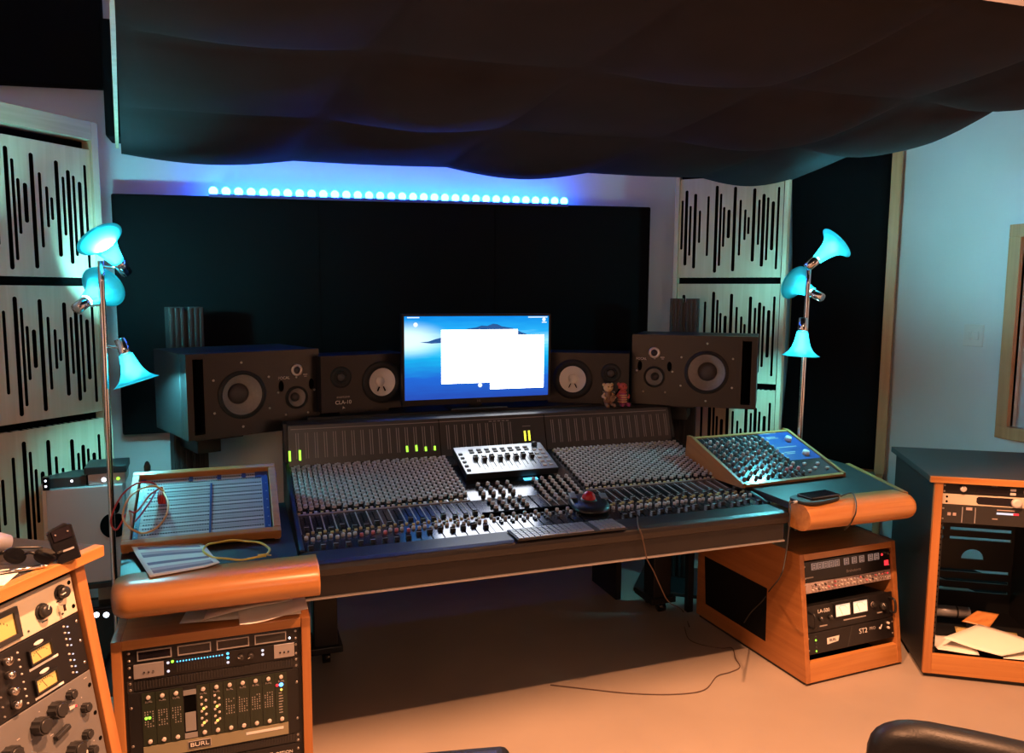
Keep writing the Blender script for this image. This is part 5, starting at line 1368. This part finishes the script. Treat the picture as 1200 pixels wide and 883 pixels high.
# ---------------------------------------------------------------- chairs at the lower edge
def office_chair(label, cx, cy, yaw, zs, zt, w, name='office_chair'):
    t = thing(name, label, 'chair', (cx, cy, 0), yaw)
    g = G()
    for k in range(5):
        a = R(72*k+20); c_, s_ = math.cos(a), math.sin(a); g.tube([(0, 0, .10), (.14*c_, .14*s_, .095), (.28*c_, .28*s_, .07)], .020, 8)
    g.build('star_base', 'black', t)
    for k in range(5):
        a = R(72*k+20); x, y = .28*math.cos(a), .28*math.sin(a)
        G().lathe([(.008, -.022), (.028, -.02), (.028, .02), (.008, .022)], (x, y, .028), (-math.sin(a), math.cos(a), 0), 14).cyl((x, y, .03), (x, y, .07), .010).build('caster', 'gloss', t)
    G().cyl((0, 0, .09), (0, 0, zs-.05), .028).build('gas_lift', 'dgrey', t)
    def pad(sx, sy, th):
        g = G(); n = 32; lv = ((0, .90), (th*.25, 1.), (th*.7, 1.), (th*.95, .94), (th, .80))
        for z_, s_ in lv:
            for k in range(n):
                c_, q = math.cos(2*math.pi*k/n), math.sin(2*math.pi*k/n); g.v.append((sx*s_*math.copysign(abs(c_)**.5, c_), sy*s_*math.copysign(abs(q)**.5, q), z_))
        for i in range(len(lv)-1):
            for k in range(n): g.f.append((i*n+k, i*n+(k+1) % n, (i+1)*n+(k+1) % n, (i+1)*n+k)); g.m.append(0); g.s.append(True)
        g.f.append(tuple(range(n))[::-1]); g.m.append(0); g.s.append(True)
        g.f.append(tuple((len(lv)-1)*n+k for k in range(n))); g.m.append(0); g.s.append(True)
        return g
    o = pad(w/2, .24, .08).build('seat', 'leather', t); o.location = (0, 0, zs-.06)
    if zt:
        o = pad(w/2, (zt-zs-.06)/2, .07).build('backrest', 'leather', t); o.location = (0, -.27, (zt+zs+.06)/2); o.rotation_euler = (R(-84), 0, 0)
        G().tube([(0, -.10, zs-.05), (0, -.30, zs-.03), (0, -.325, zs+.10), (0, -.322, zs+.25)], .022, 10).build('back_support', 'black', t)
    return t
p = at_z(1150, 884, .80)
office_chair('black leather office chair with only its rounded back top showing, bottom right', p.x+.30*math.sin(R(44)), p.y+.30*math.cos(R(44)), R(-44), .48, .80, .36)
p = at_z(492, 876, .60)
t = thing('stool', 'dark square topped stool with only its far edge showing at the bottom middle', 'stool', (p.x, p.y-.19, 0), R(-19+8))
G().box(-.16, .16, -.17, .17, .545, .605).build('seat', 'leather', t, bevel=.02, seg=3)
G().box(-.13, .13, -.14, .14, .604, .6075).build('seat_panel', 'satin', t, bevel=.002)
for sx in (-1, 1):
    for sy in (-1, 1): G().cyl((sx*.13, sy*.14, .546), (sx*.15, sy*.16, 0), .014).build('leg', 'black', t)
G().box(-.135, .135, -.012, .012, .2, .22).box(-.012, .012, -.145, .145, .2, .22).build('stretcher', 'black', t)

# ---------------------------------------------------------------- light: warm ceiling lamps behind the cloud, the lit lamps and screens, and an added fill
def ceiling_lamp(x, y, e, size=.03, ang=150):
    l_ = bpy.data.lights.new('ceiling_lamp_light', 'SPOT'); l_.energy = e; l_.color = (1, .43, .20); l_.shadow_soft_size = size; l_.spot_size = R(ang); l_.spot_blend = .6
    o = link('ceiling_lamp_light', l_, None, (x, y, 2.70)); return o
ceiling_lamp(.35, 1.31, 540); ceiling_lamp(1.75, 1.31, 540)
al = bpy.data.lights.new('fill_light', 'AREA'); al.energy = 15; al.color = (1, .64, .44); al.size = .5  # unseen soft fill, added to lift the dim parts
link('fill_light', al, None, (.3, -1.45, 2.5), (R(76), 0, R(-12)))
w = bpy.data.worlds.new('world'); bpy.context.scene.world = w; w.use_nodes = True
w.node_tree.nodes['Background'].inputs[0].default_value = (.02, .02, .025, 1)
